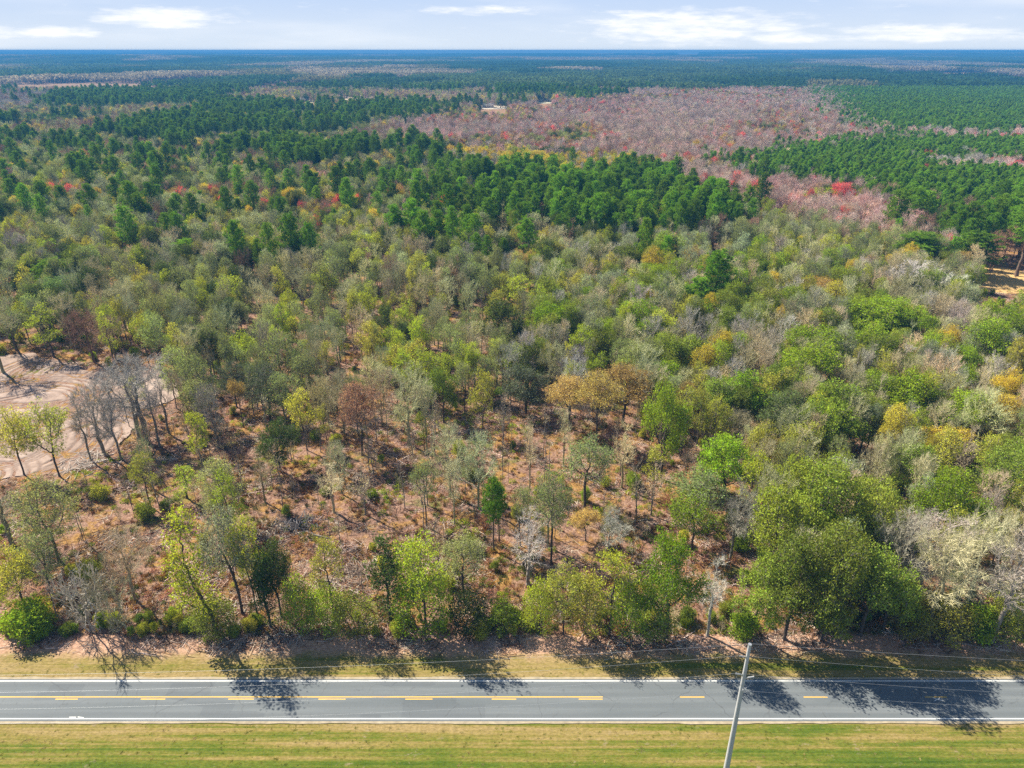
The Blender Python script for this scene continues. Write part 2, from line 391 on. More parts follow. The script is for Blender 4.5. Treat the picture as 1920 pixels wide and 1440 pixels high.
def radii(P, par, r_tip, r_base, ex=2.3):
    r = np.zeros(len(P)); kids = np.bincount(par[1:], minlength=len(P))
    acc = np.zeros(len(P))
    for i in range(len(P) - 1, -1, -1):
        a = acc[i] if acc[i] > 0 else r_tip ** ex
        r[i] = a ** (1 / ex)
        if par[i] >= 0: acc[par[i]] += a
    r = r * (r_base / r[0]) ** np.clip((r - r_tip) / (r[0] - r_tip + 1e-9), 0, 1)
    return r, kids
def lobes_points(g, H_, b, cw, nl, npts, shape='round'):
    """attraction points in a lumpy crown made of lobes"""
    ch = H_ - b; out = []; cs = []
    for i in range(nl):
        a = g.uniform(0, 2 * math.pi); t = g.uniform(.12, .95)
        if shape == 'round': prof = math.sin(math.pi * min(1, max(.05, t * .8 + .16))) ** .7
        elif shape == 'vase': prof = .35 + .65 * t
        elif shape == 'cone': prof = 1.05 - .8 * t
        else: prof = .8
        rr = cw * .5 * prof * math.sqrt(g.uniform(.15, 1)) * .82
        cs.append((rr * math.cos(a), rr * math.sin(a), b + ch * (t * .84 + .06), cw * g.uniform(.13, .24)))
    cs.append((0, 0, H_ - cw * .2, cw * .2))
    per = max(4, npts // len(cs))
    for x, y, z, r in cs:
        q = norm(g.normal(size=(per, 3))) * r * g.uniform(.35, 1, (per, 1)) ** .6
        q[:, 2] *= .8; q = q + np.array([x, y, z]); out.append(q)
    A = np.concatenate(out); A[:, 2] = np.maximum(A[:, 2], b * .6 + .15); return A

PROTO = {}
def tree_proto(kind, i, seed, H_, bf, cw, nl, npts, step, kill, r_base, shape='round', twigs=2, twig_len=.8, sub=1, leaves=6, leaf=.3, spread=.45, up=.5, lean=(0, 0), stems=1, bark='bark_grey', crown_mat='leaf', twig_mat='twig_grey', r_cut=.055, top_only=0.0, ivy=0, tipw=.02, ex=2.3):
    g = np.random.default_rng(seed)
    b = H_ * bf; A = lobes_points(g, H_, b, cw, nl, npts, shape) + np.array([lean[0] * H_ * .8, lean[1] * H_ * .8, 0])
    P, par = grow(g, b * (.8 if stems == 1 else .35), A, step, kill, lean, stems)
    r, kids = radii(P, par, tipw, r_base, ex)
    tk, ck = MB(), MB()
    c = np.arange(1, len(P)); p = par[1:]; rp = np.minimum(r[p], r[c] * 1.6 + .01)
    flare = np.where(P[p][:, 2] < .3, rp * 1.35, rp)
    r_cut = min(r_cut, float(np.quantile(r[c], .93)))
    thick = r[c] >= r_cut
    add_tubes(tk, P[p][thick], P[c][thick], flare[thick], r[c][thick], 6)
    lvv = g.uniform(.75, 1.2, len(c))
    add_tubes(ck, P[p][~thick], P[c][~thick], rp[~thick], r[c][~thick], 3, 1, lvv[~thick])
    tipn = c[(r[c] < r_cut * 1.2) & (P[c][:, 2] > b * .55)]
    cen = P[tipn].mean(0) - np.array([0, 0, (H_ - b) * .25])
    if twigs:
        src = np.repeat(tipn, twigs); out = norm(P[src] - cen); D = norm(out * .7 + norm(P[src] - P[par[src]]) * .6 + g.normal(size=(len(src), 3)) * .55 + np.array([0, 0, .25]))
        L = twig_len * g.uniform(.5, 1.25, len(src)); base = P[src]
        add_spikes(ck, base, D, L, np.full(len(src), tipw * 1.05), 1, g.uniform(.75, 1.25, len(src)))
        tips = base + D * L[:, None]
        if sub:
            s2 = np.repeat(np.arange(len(src)), sub); f = g.uniform(.25, .8, len(s2)); B2 = base[s2] + D[s2] * (L[s2] * f)[:, None]
            D2 = norm(D[s2] + g.normal(size=(len(s2), 3)) * .65); L2 = L[s2] * g.uniform(.4, .75, len(s2))
            add_spikes(ck, B2, D2, L2, np.full(len(s2), tipw * .75), 1, g.uniform(.75, 1.3, len(s2)))
            tips = np.concatenate([tips, B2 + D2 * L2[:, None]])
    else: tips = P[tipn]
    if leaves:
        m = tips
        if top_only > 0:
            q = np.quantile(tips[:, 2], top_only); m = tips[tips[:, 2] > q]
        n0 = max(1, int(round(leaves * 1.0)))
        k = np.repeat(np.arange(len(m)), n0) if leaves >= 1 else np.where(g.random(len(m)) < leaves)[0]
        Q = m[k] + g.normal(size=(len(k), 3)) * spread * np.array([1, 1, .8]); Q[:, 2] = np.maximum(Q[:, 2], .1)
        clump = g.uniform(.55, 1.5, len(m))[k]
        add_leaves(ck, Q, leaf, g, 0, clump * g.uniform(.65, 1.3, len(k)), up)
    if ivy:
        tn = c[(P[c][:, 2] < H_ * .75) & thick]; k = np.repeat(tn, ivy); Q = P[k] + g.normal(size=(len(k), 3)) * np.array([.55, .55, .5]); Q[:, 2] = np.maximum(Q[:, 2], .15)
        add_leaves(ck, Q, leaf, g, 0, g.uniform(.6, 1.3, len(k)), .3)
    reg(kind, i, tk, ck, M[bark], M[crown_mat], M[twig_mat], H_)
def reg(kind, i, tk, ck, mb_, mc_, mt_, H_):
    trunk = tk.mesh(kind + '_trunk', [mb_]); crown = ck.mesh(kind + '_crown', [mc_, mt_])
    j = MB(); j.v = [*tk.v, *ck.v]; j.f = [(f, 2, lv, q) for f, _, lv, q in tk.f] + [(f + tk.n, m, lv, q) for f, m, lv, q in ck.f]; j.n = tk.n + ck.n
    whole = j.mesh(kind + '_whole', [mc_, mt_, mb_])
    V = np.concatenate(ck.v); V = V - V.mean(0); wd = float(np.quantile(np.hypot(V[:, 0], V[:, 1]), .93) * 2)
    PROTO.setdefault(kind, []).append(dict(trunk=trunk, crown=crown, whole=whole, h=H_, i=i, w=wd))
def pine_proto(i, seed, H_, bf, cr, nb, tufts, kind='pine', pointed=.5, bark='bark_pine', nl=.55, need=18, rounded=.75):
    g = np.random.default_rng(seed); tk, ck = MB(), MB()
    zs = np.linspace(0, H_ * .985, 16); off = np.cumsum(g.normal(0, .05, (16, 2)), 0); off[0] = 0; T = np.column_stack([off, zs])
    rt = np.interp(zs, [0, H_ * .5, H_], [H_ * .0125 + .05, H_ * .009 + .03, .03]); rt[0] *= 1.3
    add_tubes(tk, T[:-1], T[1:], rt[:-1], rt[1:], 7)
    # dead stubs under the crown
    ks = int(8); hs = g.uniform(bf * .55, bf, ks) * H_; a = g.uniform(0, 6.28, ks)
    add_spikes(tk, np.column_stack([np.interp(hs, zs, T[:, 0]), np.interp(hs, zs, T[:, 1]), hs]), np.column_stack([np.cos(a), np.sin(a), g.normal(.1, .2, ks)]), g.uniform(.5, 1.3, ks), np.full(ks, .035), 0, 1.0)
    P0, P1, R0, tuft, tl = [], [], [], [], []
    for b in range(nb):
        t = (b + g.uniform(0, 1)) / nb; z = H_ * (bf + (1 - bf) * t * .97)
        prof = max(.12, (1 - rounded) * (1 - t) ** pointed * min(1, .45 + t * 3.0) + rounded * math.sin(math.pi * (t * .74 + .2)) ** .8); L = cr * prof * g.uniform(.65, 1.2) + .35; a = b * 2.4 + g.uniform(-.5, .5)
        rise = g.uniform(-.05, .35) + .75 * t
        d = norm(np.array([math.cos(a), math.sin(a), rise])); o = np.array([np.interp(z, zs, T[:, 0]), np.interp(z, zs, T[:, 1]), z])
        p = o.copy(); seg = 3
        for s in range(seg):
            q = p + norm(d + g.normal(size=3) * .14 + np.array([0, 0, .12 * s])) * L / seg
            P0.append(p); P1.append(q); R0.append(max(.012, .05 * (1 - s / seg) * L / cr)); p = q
            k = max(1, int(tufts * (s + .4) / seg * L / cr))
            f = g.uniform(0, 1, k)[:, None]; B = P0[-1] + (q - P0[-1]) * f + g.normal(size=(k, 3)) * np.array([.34, .34, .22]) * (.5 + L / 4)
            tuft.append(B); tl.append(np.full(k, g.uniform(.8, 1.2)))
        tuft.append(p[None]); tl.append(np.array([1.1]))
    P0, P1, R0 = np.array(P0), np.array(P1), np.array(R0)
    add_tubes(ck, P0, P1, R0, R0 * .6, 3, 1, .7)
    Tf = np.concatenate(tuft + [np.array([[T[-1][0], T[-1][1], H_]])]); lv = np.concatenate(tl + [np.array([1.2])])
    k = np.repeat(np.arange(len(Tf)), need); D = norm(g.normal(size=(len(k), 3)) + np.array([0, 0, .55])); u, v = frames(D); Lk = nl * g.uniform(.6, 1.15, (len(k), 1)); w = .045
    ph = g.uniform(0, 6.28, (len(k), 1)); s = u * np.cos(ph) + v * np.sin(ph)
    V = np.stack([Tf[k] + s * w, Tf[k] - s * w, Tf[k] + D * Lk], 1)
    ck.add(V, np.arange(len(k) * 3).reshape(-1, 3), 0, lv[k] * g.uniform(.7, 1.3, len(k)))
    reg(kind, i, tk, ck, M[bark], M['needle'], M['twig_grey'], H_)

def build_protos():
    for i in range(5):      # broad evergreen oaks
        tree_proto('oak', i, 100 + i, [13, 14, 12, 15, 11][i], [.22, .2, .26, .24, .2][i], [11.5, 13, 10, 12, 10.5][i], [17, 19, 15, 18, 15][i], 800, .5, .62, .28, twigs=3, sub=0, leaves=6, leaf=.32, spread=.34, twig_len=.6, bark='bark_dark', twig_mat='twig_grey')
    for i in range(5):      # grey green, finer, more open
        tree_proto('grey', i, 200 + i, [13, 12, 14, 11, 13][i], [.34, .3, .38, .26, .42][i], [8, 9, 7.5, 8.5, 7][i], [18, 20, 16, 18, 14][i], 620, .46, .6, .2, twigs=3, sub=1, leaves=2.8, leaf=.22, spread=.22, twig_len=.75, bark='bark_dark', up=.7)
    for i in range(5):      # newly leafing, light crown, slim
        tree_proto('leafing', i, 300 + i, [12, 11, 13, 10, 12][i], [.36, .3, .42, .3, .26][i], [6.8, 7.8, 5.8, 7.4, 5.2][i], [14, 16, 12, 15, 15][i], 520, .46, .6, .17, shape='round', twigs=3, sub=1, leaves=2.8, leaf=.25, spread=.21, twig_len=.7, bark='bark_dark', up=.6)
    for i in range(6):      # leafless
        tree_proto('bare', i, 400 + i, [13, 12, 14, 11, 12, 13][i], [.30, .26, .36, .2, .16, .28][i], [7.5, 9, 6.5, 8, 9, 5.5][i], [16, 18, 13, 16, 20, 12][i], 420, .5, .68, .25, shape=['vase', 'round', 'vase', 'round', 'vase', 'vase'][i], twigs=4, sub=4, leaves=0, twig_len=1.15, bark='bark_bare', twig_mat='twig', tipw=.019, ex=2.0, r_cut=.08)
    for i in range(4):      # leafless crown with flowers or old leaves on its outside
        tree_proto('bud', i, 500 + i, [13, 12, 11, 13][i], [.34, .3, .35, .4][i], [8.5, 9.5, 7, 6.5][i], [18, 18, 14, 13][i], 560, .46, .6, .19, shape=['round', 'vase', 'round', 'vase'][i], twigs=4, sub=2, leaves=3.4, leaf=.22, spread=.28, twig_len=.8, bark='bark_dark', top_only=.35, up=.6, twig_mat='twig_grey')
    for i in range(5): pine_proto(i, 600 + i, [20, 18, 21, 17, 19][i], [.42, .36, .48, .34, .45][i], [3.9, 3.7, 3.5, 3.9, 3.3][i], [70, 70, 62, 74, 64][i], 11, pointed=[.5, .6, .45, .7, .55][i], need=26)
    for i in range(3): pine_proto(i, 650 + i, [14, 13, 15][i], [.30, .26, .33][i], [2.6, 2.5, 2.4][i], [56, 52, 58][i], 9, kind='planted', pointed=[.5, .6, .55][i], need=22, rounded=.5)
    for i in range(4):      # thin saplings of the clearing
        tree_proto('sapling', i, 700 + i, [7, 8.5, 6, 9][i], [.3, .45, .25, .5][i], [2.6, 2.3, 3.0, 2.2][i], 9, 220, .36, .42, .095, shape='vase', twigs=3, sub=2, leaves=[0, 0, .5, .4][i], leaf=.22, spread=.25, twig_len=.6, bark='bark_grey', twig_mat='twig', tipw=.018, r_cut=.03)
    for i in range(4):      # leafy shrubs
        tree_proto('shrub', i, 800 + i, [3.6, 3.0, 4.2, 2.6][i], .06, [4.2, 4.6, 3.8, 4.2][i], 16, 420, .30, .36, .06, stems=5, twigs=3, sub=0, leaves=8, leaf=.24, spread=.26, twig_len=.4, bark='bark_dark', tipw=.013, r_cut=.03)
    for i in range(3):      # twiggy brush
        tree_proto('brush', i, 850 + i, [3.2, 2.6, 3.8][i], .08, [3.8, 4.0, 3.2][i], 12, 300, .32, .42, .05, shape='vase', stems=6, twigs=3, sub=3, leaves=0, leaf=.2, spread=.2, twig_len=.6, bark='bark_grey', twig_mat='twig', tipw=.016, r_cut=.03)
    for i in range(3):      # tall bushes, leafy to the ground
        tree_proto('thicket', i, 870 + i, [8, 9, 7][i], .05, [6.4, 5.4, 6.8][i], [26, 26, 24][i], 900, .42, .52, .09, shape='round', stems=5, twigs=3, sub=0, leaves=4.5, leaf=.26, spread=.33, twig_len=.55, bark='bark_dark', tipw=.015, r_cut=.035)
    # special crowns
    tree_proto('column', 0, 900, 14, .10, 4.6, 24, 700, .46, .56, .2, shape='col', lean=(-.12, .0), twigs=3, sub=0, leaves=5, leaf=.26, spread=.33, twig_len=.5, bark='bark_dark', ivy=18)
    tree_proto('column', 1, 901, 12, .10, 3.8, 20, 600, .46, .56, .18, shape='col', lean=(.03, .0), twigs=3, sub=0, leaves=7, leaf=.28, spread=.4, twig_len=.5, bark='bark_dark', ivy=24)
build_protos()
#print('protos', sum(len(p['whole'].polygons) for v in PROTO.values() for p in v), {k: [len(p['whole'].polygons) for p in v] for k, v in PROTO.items()})

# ------------------------------------------------------------------ ground, road, verges
def sheet(name, X, Y, Z, mat, attr=None):
    """a grid sheet from 2D arrays"""
    r, c = X.shape; V = np.stack([X, Y, Z], -1).reshape(-1, 3); i = np.arange(r * c).reshape(r, c)
    F = np.stack([i[:-1, :-1], i[:-1, 1:], i[1:, 1:], i[1:, :-1]], -1).reshape(-1, 4)
    mb = MB(); mb.add(V, F, 0, 1.0, True); me = mb.mesh(name, [mat])
    if attr is not None:
        a = me.attributes.new(attr[0], 'FLOAT', 'POINT'); a.data.foreach_set('value', attr[1].ravel().astype(np.float32))
    return link(name, me)
def make_ground():
    ys = np.concatenate([np.arange(-200, EDGE_Y - 4, 20), np.arange(EDGE_Y - 4, 300, 2.5), np.arange(300, 700, 9), np.arange(700, 2000, 45), np.arange(2000, 14001, 200)])
    s = np.linspace(-1, 1, 181); s = np.sign(s) * np.abs(s) ** 1.15
    Yg = np.repeat(ys[:, None], len(s), 1); Xg = np.maximum(220, 1.15 * Yg + 120) * s[None]
    return tag(sheet('ground', Xg, Yg, ground_h(Xg, Yg), M['floor']), kind='structure')
make_ground()
def strip(name, x0, x1, y0, y1, z, mat, nx=60, ny=4, kind='structure', wob=0.0, parent=None, ragged=(0, 0), seed=1):
    xs = np.linspace(x0, x1, nx + 1); t = np.linspace(0, 1, ny + 1)
    lo = y0 + ragged[0] * (fbm(xs, xs * 0, 3.0, seed) - .5) * 2; hi = y1 + ragged[1] * (fbm(xs, xs * 0, 3.0, seed + 3) - .5) * 2
    Xg = np.repeat(xs[None], ny + 1, 0); Yg = lo[None] + (hi - lo)[None] * t[:, None]
    Zg = np.full_like(Xg, z)
    if wob: Zg = z + wob * (fbm(Xg, Yg, 2.5, seed + 7) * np.minimum(1, 3 * np.minimum(t, 1 - t))[:, None])
    o = sheet(name, Xg, Yg, Zg, mat)
    if kind: o['kind'] = kind
    if parent is not None: o.parent = parent
    return o
XR = 240
strip('grass_verge', -XR, XR, ROAD_F + .1, EDGE_Y + 1.0, .004, M['verge_far'], 700, 12, wob=.10, ragged=(0, 1.2), seed=4)
strip('grass_verge', -XR, XR, ROAD_N - 60, ROAD_N - .1, .004, M['verge_near'], 500, 40, wob=.12, seed=8)
strip('road_shoulder', -XR, XR, ROAD_N - .45, ROAD_F + .45, .075, plain('sandy_shoulder', (.30, .25, .17), .95, nscale=1.2, amt=.5), 900, 2, ragged=(.16, .16), seed=12)
road = strip('road', -XR, XR, ROAD_N - .08, ROAD_F + .08, .082, M['asphalt'], 40, 4)
def paint(name, x0, x1, y, w, mat, rag=.012):
    return strip(name, x0, x1, y - w / 2, y + w / 2, .086, mat, max(2, int((x1 - x0) / .5)), 1, kind=None, parent=road, ragged=(rag, rag), seed=int(abs(x0) * 7 + y * 3) % 997)
YL = at(960, 1276.5)[1]; paint('edge_line', -XR, XR, YL - .1, .15, M['white_paint'])
YN = at(960, 1349.5)[1]; paint('edge_line', -XR, XR, YN + .1, .15, M['white_paint'])
YC = at(960, 1307.5)[1]; YD = at(960, 1311.2)[1]
paint('centre_line', -XR, at(1130, 1307)[0], YC, .14, M['yellow_paint'])
dash = [(104, 146), (264, 310), (428, 476), (597, 648), (760, 811), (922, 968), (1085, 1130)]
for k in range(1, 8): dash.append((104 - 163 * k, 146 - 163 * k))
for a, b in dash: paint('dash', at(a, 1312)[0], at(b, 1312)[0], YD - .04, .14, M['yellow_paint'])
for a, b in [(1275, 1321), (1507, 1552), (1735, 1776), (1965, 2008), (2195, 2240)]: paint('dash', at(a, 1309)[0], at(b, 1309)[0], YC - .02, .14, M['yellow_paint'])
def scrawl(pts, w=.11):
    """survey paint scrawl on the asphalt"""
    for (x0, y0), (x1, y1) in zip(pts[:-1], pts[1:]):
        a = np.array([*at(x0, y0), 0.0]); b = np.array([*at(x1, y1), 0.0]); d = norm(b - a); s = np.array([-d[1], d[0], 0]) * w / 2
        mb = MB(); V = np.array([a - s, b - s, b + s, a + s]); V[:, 2] = .0905; mb.add(V, [[0, 1, 2, 3]]); o = link('paint_mark', mb.mesh('paint_mark', [M['white_paint']]), road)
scrawl([(130, 1345.5), (143, 1345.5)]); scrawl([(146, 1345), (157, 1346.5)])
scrawl([(1748, 1308.5), (1757, 1312), (1768, 1314.5)], .09); scrawl([(1752, 1315), (1762, 1309)], .09)

LOT = [(0, 672), (60, 664), (130, 685), (215, 700), (300, 690), (340, 705), (330, 745), (262, 768), (232, 815), (205, 845), (165, 878), (110, 893), (60, 897), (0, 905), (-150, 930), (-300, 930), (-300, 690), (-150, 665)]
def inpoly(px, py, poly):
    px = np.asarray(px, float); py = np.asarray(py, float); r = np.zeros(px.shape, bool); n = len(poly)
    for i in range(n):
        x0, y0 = poly[i]; x1, y1 = poly[(i + 1) % n]
        if y0 == y1: continue
        c = ((y0 > py) != (y1 > py)) & (px < (x1 - x0) * (py - y0) / (y1 - y0) + x0); r ^= c
    return r
def make_lot():
    """graded dirt with the ruts that a machine left while turning"""
    P = np.array([at(x, y) for x, y in LOT]); st = .3
    xs = np.arange(max(P[:, 0].min(), -205), P[:, 0].max() + 2, st); ys = np.arange(P[:, 1].min() - 2, P[:, 1].max() + 2, st)
    X, Y = np.meshgrid(xs, ys); jx = (fbm(X, Y, 6, 61) - .5) * 7; jy = (fbm(X, Y, 6, 62) - .5) * 7
    ins = inpoly(X + jx, Y + jy, [tuple(p) for p in P])
    rut = np.zeros_like(X); g = np.random.default_rng(5)
    cs = [at(-60, 770), at(20, 840), at(120, 700), at(60, 760), at(-40, 900), at(150, 820), at(10, 700)]
    for k, (cx, cy_) in enumerate(cs):
        R = np.hypot(X - cx + (fbm(X, Y, 14, 70 + k) - .5) * 2.5, (Y - cy_) * 1.05); A = np.arctan2(Y - cy_, X - cx)
        for j in range(13):
            r0 = g.uniform(4, 24); a0 = g.uniform(-3.1, 3.1); wd = g.uniform(.6, 1.5)
            am = np.abs((A - a0 + math.pi) % (2 * math.pi) - math.pi) < wd
            for off in (0, 1.9):
                rut = np.maximum(rut, np.exp(-((R - r0 - off) / .33) ** 2) * am * sstep(0, .25, wd - np.abs((A - a0 + math.pi) % (2 * math.pi) - math.pi)))
    rut = rut * (.45 + .75 * vnoise(X, Y, 3, 80))
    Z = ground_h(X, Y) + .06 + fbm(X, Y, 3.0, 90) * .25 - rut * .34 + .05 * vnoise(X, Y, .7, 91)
    V = np.stack([X, Y, Z], -1).reshape(-1, 3); i = np.arange(X.size).reshape(X.shape)
    keep = ins[:-1, :-1] & ins[1:, 1:] & ins[:-1, 1:] & ins[1:, :-1]
    F = np.stack([i[:-1, :-1], i[:-1, 1:], i[1:, 1:], i[1:, :-1]], -1)[keep]
    use = np.unique(F); mp = np.full(X.size, -1); mp[use] = np.arange(len(use))
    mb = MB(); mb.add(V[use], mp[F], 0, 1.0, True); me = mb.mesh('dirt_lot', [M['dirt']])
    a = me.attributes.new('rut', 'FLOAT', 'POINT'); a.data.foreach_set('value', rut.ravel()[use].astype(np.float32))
    return tag(link('dirt_lot', me), kind='structure')
make_lot()

# ------------------------------------------------------------------ where which trees stand
PAL = {'oak': (.235, .295, .042), 'dark': (.085, .12, .03), 'bright': (.24, .33, .022), 'grey': (.28, .325, .115), 'silver': (.34, .385, .235), 'lime': (.36, .42, .035), 'olive': (.41, .41, .06),
       'gold': (.55, .43, .05), 'orange': (.44, .31, .10), 'red': (.72, .14, .15), 'pine': (.15, .26, .024), 'planted': (.19, .33, .025),
       'pale': (.47, .43, .355), 'tan': (.54, .45, .28), 'brown': (.38, .25, .17), 'pink': (.60, .42, .36), 'mist': (.47, .45, .25), 'twig': (.36, .30, .22), 'rust': (.44, .21, .12), 'mauve': (.50, .39, .32)}
def tint_of(key, g, n=None):
    c = np.array(PAL[key]); k = 1 if n is None else n
    v = c * g.uniform(.70, 1.30, (k, 1)) * g.uniform(.94, 1.06, (k, 3)); return v[0] if n is None else v
SIZE = {'oak': (11, 17), 'grey': (12, 17.5), 'leafing': (10, 17), 'bare': (12, 18), 'bud': (11, 16), 'pine': (15, 25.5), 'planted': (13, 18), 'sapling': (5, 13), 'shrub': (2.0, 4.4), 'brush': (1.6, 3.8), 'column': (10, 15)}
Z_FRONT = [(0, 895), (150, 870), (250, 800), (400, 830), (600, 860), (640, 790), (1000, 760), (1300, 820), (1370, 960), (1350, 1120), (1340, 1184), (-300, 1184), (-300, 930)]
ZONES = [  # polygon in the photograph's pixels, trees per square metre, mix
    (LOT, 0.0, {}),
    ([(1800, 528), (1840, 500), (1990, 480), (1990, 552), (1850, 548)], .0015, {'pine:pine': 1}),
    (Z_FRONT, .041, {'sapling:twig': 140, 'bare:mist': 7, 'bare:tan': 5, 'grey:grey': 5, 'leafing:olive': 4, 'leafing:lime': 2.5, 'brush:tan': 12, 'brush:rust': 5, 'shrub:olive': 3}),
    ([(-300, 560), (300, 530), (640, 560), (1000, 600), (1000, 770), (640, 800), (420, 830), (250, 800), (330, 700), (200, 690), (-300, 650)], .029, {'bare:mist': 22, 'bare:tan': 7, 'grey:grey': 26, 'leafing:olive': 15, 'leafing:lime': 12, 'oak:dark': 5, 'sapling:twig': 24, 'bud:orange': .8}),
    ([(1000, 560), (1400, 480), (2300, 560), (2300, 1202), (1375, 1202), (1375, 960), (1300, 820), (1000, 770)], .038, {'bare:pale': 9, 'bare:tan': 13, 'bare:mist': 17, 'leafing:olive': 18, 'leafing:lime': 7, 'oak:oak': 11, 'oak:bright': 7, 'grey:silver': 6, 'grey:grey': 5, 'bud:gold': 2.5, 'bud:orange': 1, 'sapling:twig': 8}),
    ([(1830, 400), (2200, 380), (2200, 500), (1840, 505), (1700, 470), (1680, 430)], .03, {'pine:planted': 6, 'bare:brown': 4}),
    ([(1340, 338), (1440, 335), (1580, 355), (1700, 385), (1730, 440), (1690, 480), (1560, 440), (1480, 400), (1370, 385)], .045, {'bare:pink': 34, 'bare:mauve': 34, 'bud:red': 10, 'bare:brown': 12, 'leafing:olive': 6, 'oak:dark': 3}),
    ([(1725, 293), (1930, 312), (2200, 330), (2200, 350), (1920, 332), (1735, 312)], .05, {'bare:pale': 40, 'bare:pink': 30, 'bud:red': 25}),
    ([(1390, 300), (1500, 278), (1640, 262), (2300, 262), (2300, 500), (1860, 480), (1720, 392), (1560, 345), (1400, 328)], .058, {'planted:planted': 1}),
    ([(1640, 243), (1760, 262), (2300, 268), (2300, 255), (1760, 250)], .05, {'bare:pink': 5, 'bare:pale': 5, 'bud:red': 2}),
    ([(1535, 165), (1610, 138), (2300, 130), (2300, 262), (1700, 262), (1640, 247), (1590, 215)], .058, {'planted:planted': 1}),
    ([(720, 238), (870, 200), (1050, 190), (1300, 158), (1540, 165), (1590, 220), (1645, 250), (1640, 266), (1500, 280), (1390, 300), (1400, 330), (1340, 352), (1250, 330), (1220, 292), (1000, 285), (840, 272)], .045, {'bare:mauve': 40, 'bare:pale': 8, 'bare:tan': 10, 'bare:pink': 14, 'bud:red': 2.5, 'bud:rust': 8, 'bare:brown': 11, 'bud:gold': 2, 'oak:dark': 2, 'leafing:olive': 2, 'grey:grey': 2}),
    ([(830, 285), (900, 268), (1000, 278), (1220, 285), (1290, 305), (1240, 340), (830, 328)], .04, {'bud:gold': 4, 'leafing:lime': 3, 'bare:pale': 3, 'oak:dark': 1}),
    ([(815, 328), (1000, 330), (1220, 335), (1270, 368), (1400, 385), (1385, 440), (1250, 462), (1120, 450), (1000, 425), (828, 415)], .036, {'pine:planted': 7, 'pine:pine': 3, 'grey:grey': 2, 'leafing:lime': 1.5, 'bare:mist': 1}),
    ([(-300, 290), (-300, 218), (0, 214), (130, 176), (330, 173), (520, 198), (640, 200), (840, 195), (850, 218), (720, 246), (835, 300), (720, 335), (560, 325), (420, 300), (200, 292), (0, 285)], .036, {'pine:pine': 5.5, 'oak:dark': 3.5, 'grey:grey': 2.5, 'bud:gold': 1, 'leafing:olive': 1, 'bare:mist': 3, 'bare:brown': 1}),
    ([(-400, 205), (0, 205), (130, 190), (275, 182), (300, 170), (0, 176), (-400, 180)], .045, {'bare:pale': 3, 'bare:brown': 2}),
    ([(-400, 430), (-400, 285), (0, 285), (420, 292), (720, 330), (830, 320), (830, 430)], .034, {'grey:grey': 20, 'grey:silver': 15, 'oak:dark': 8, 'bare:pink': 3, 'pine:pine': 5, 'pine:planted': 3, 'bud:gold': 8, 'leafing:lime': 9, 'leafing:olive': 8, 'bare:mist': 12, 'bare:brown': 7, 'bud:red': 2.5, 'bud:orange': 2}),
    ([(-400, 430), (1000, 405), (1250, 445), (1480, 400), (1700, 470), (2300, 560), (1400, 560), (1000, 600), (640, 560), (300, 530), (-400, 560)], .037, {'grey:grey': 20, 'grey:silver': 9, 'bare:mist': 17, 'bare:pale': 6, 'bare:tan': 7, 'bare:brown': 3, 'leafing:olive': 19, 'leafing:lime': 12, 'oak:dark': 9, 'oak:oak': 4, 'pine:planted': 4, 'bud:orange': 1}),
]
DEFAULT_Z = (.030, {'pine:pine': 7, 'oak:dark': 10, 'grey:grey': 14, 'leafing:olive': 8, 'leafing:lime': 3, 'bare:mauve': 16, 'bare:brown': 8, 'bare:tan': 10, 'bud:gold': 3})
# glimpses that the photograph keeps open far away: (x0, y0, x1, y1) in its pixels and the distance behind
OPEN = [(552, 184, 590, 194, at(570, 194)[1]), (640, 170, 704, 190, at(670, 189)[1]), (898, 196, 950, 207, at(915, 206)[1]), (1008, 185, 1034, 194, at(1020, 194)[1]), (1845, 508, 1940, 546, at(1880, 508)[1])]
def open_ok(X, Y, h):
    bx, by = proj(X, Y, 0); tx, ty = proj(X, Y, h); ok = np.ones(len(X), bool)
    for x0, y0, x1, y1, Yb in OPEN: ok &= ~((tx > x0 - 3) & (tx < x1 + 3) & (ty < y1) & (by > y0) & (Y < Yb + 12))
    return ok

TREES = []      # kind, palette key, X, Y, z scale height, xy scale, rotation, proto index, tint, label, own
def put(kind, key, X, Y, h, wx=None, var=None, label=None, rot=None, tint=None):
    P = PROTO[kind]; v = int(rng.integers(len(P))) if var is None else var
    TREES.append(dict(kind=kind, key=key, x=float(X), y=float(Y), h=float(h), w=wx if wx else float(h / P[v]['h'] * rng.uniform(*((.7, 1.05) if kind in ('pine', 'planted', 'oak') else (.52, .82)))), rot=float(rng.uniform(0, 6.283)) if rot is None else rot, v=v,
                      tint=tint_of(key, rng) if tint is None else np.array(tint), label=label))
def hand(kind, key, bx, by, ty, wpx, label, var=None, rot=None, tint=None):
    X, Y = at(bx, by); h = height_at(Y, ty); d = Y * CP + (H - h * .6) * SP
    if kind == 'shrub' and h > 5.2: kind, var = 'thicket', None
    v = int(rng.integers(len(PROTO[kind]))) if var is None else var
    put(kind, key, X, Y, h, (wpx / FPX * d / PROTO[kind][v]['w']) if wpx else None, v, label, rot, tint)

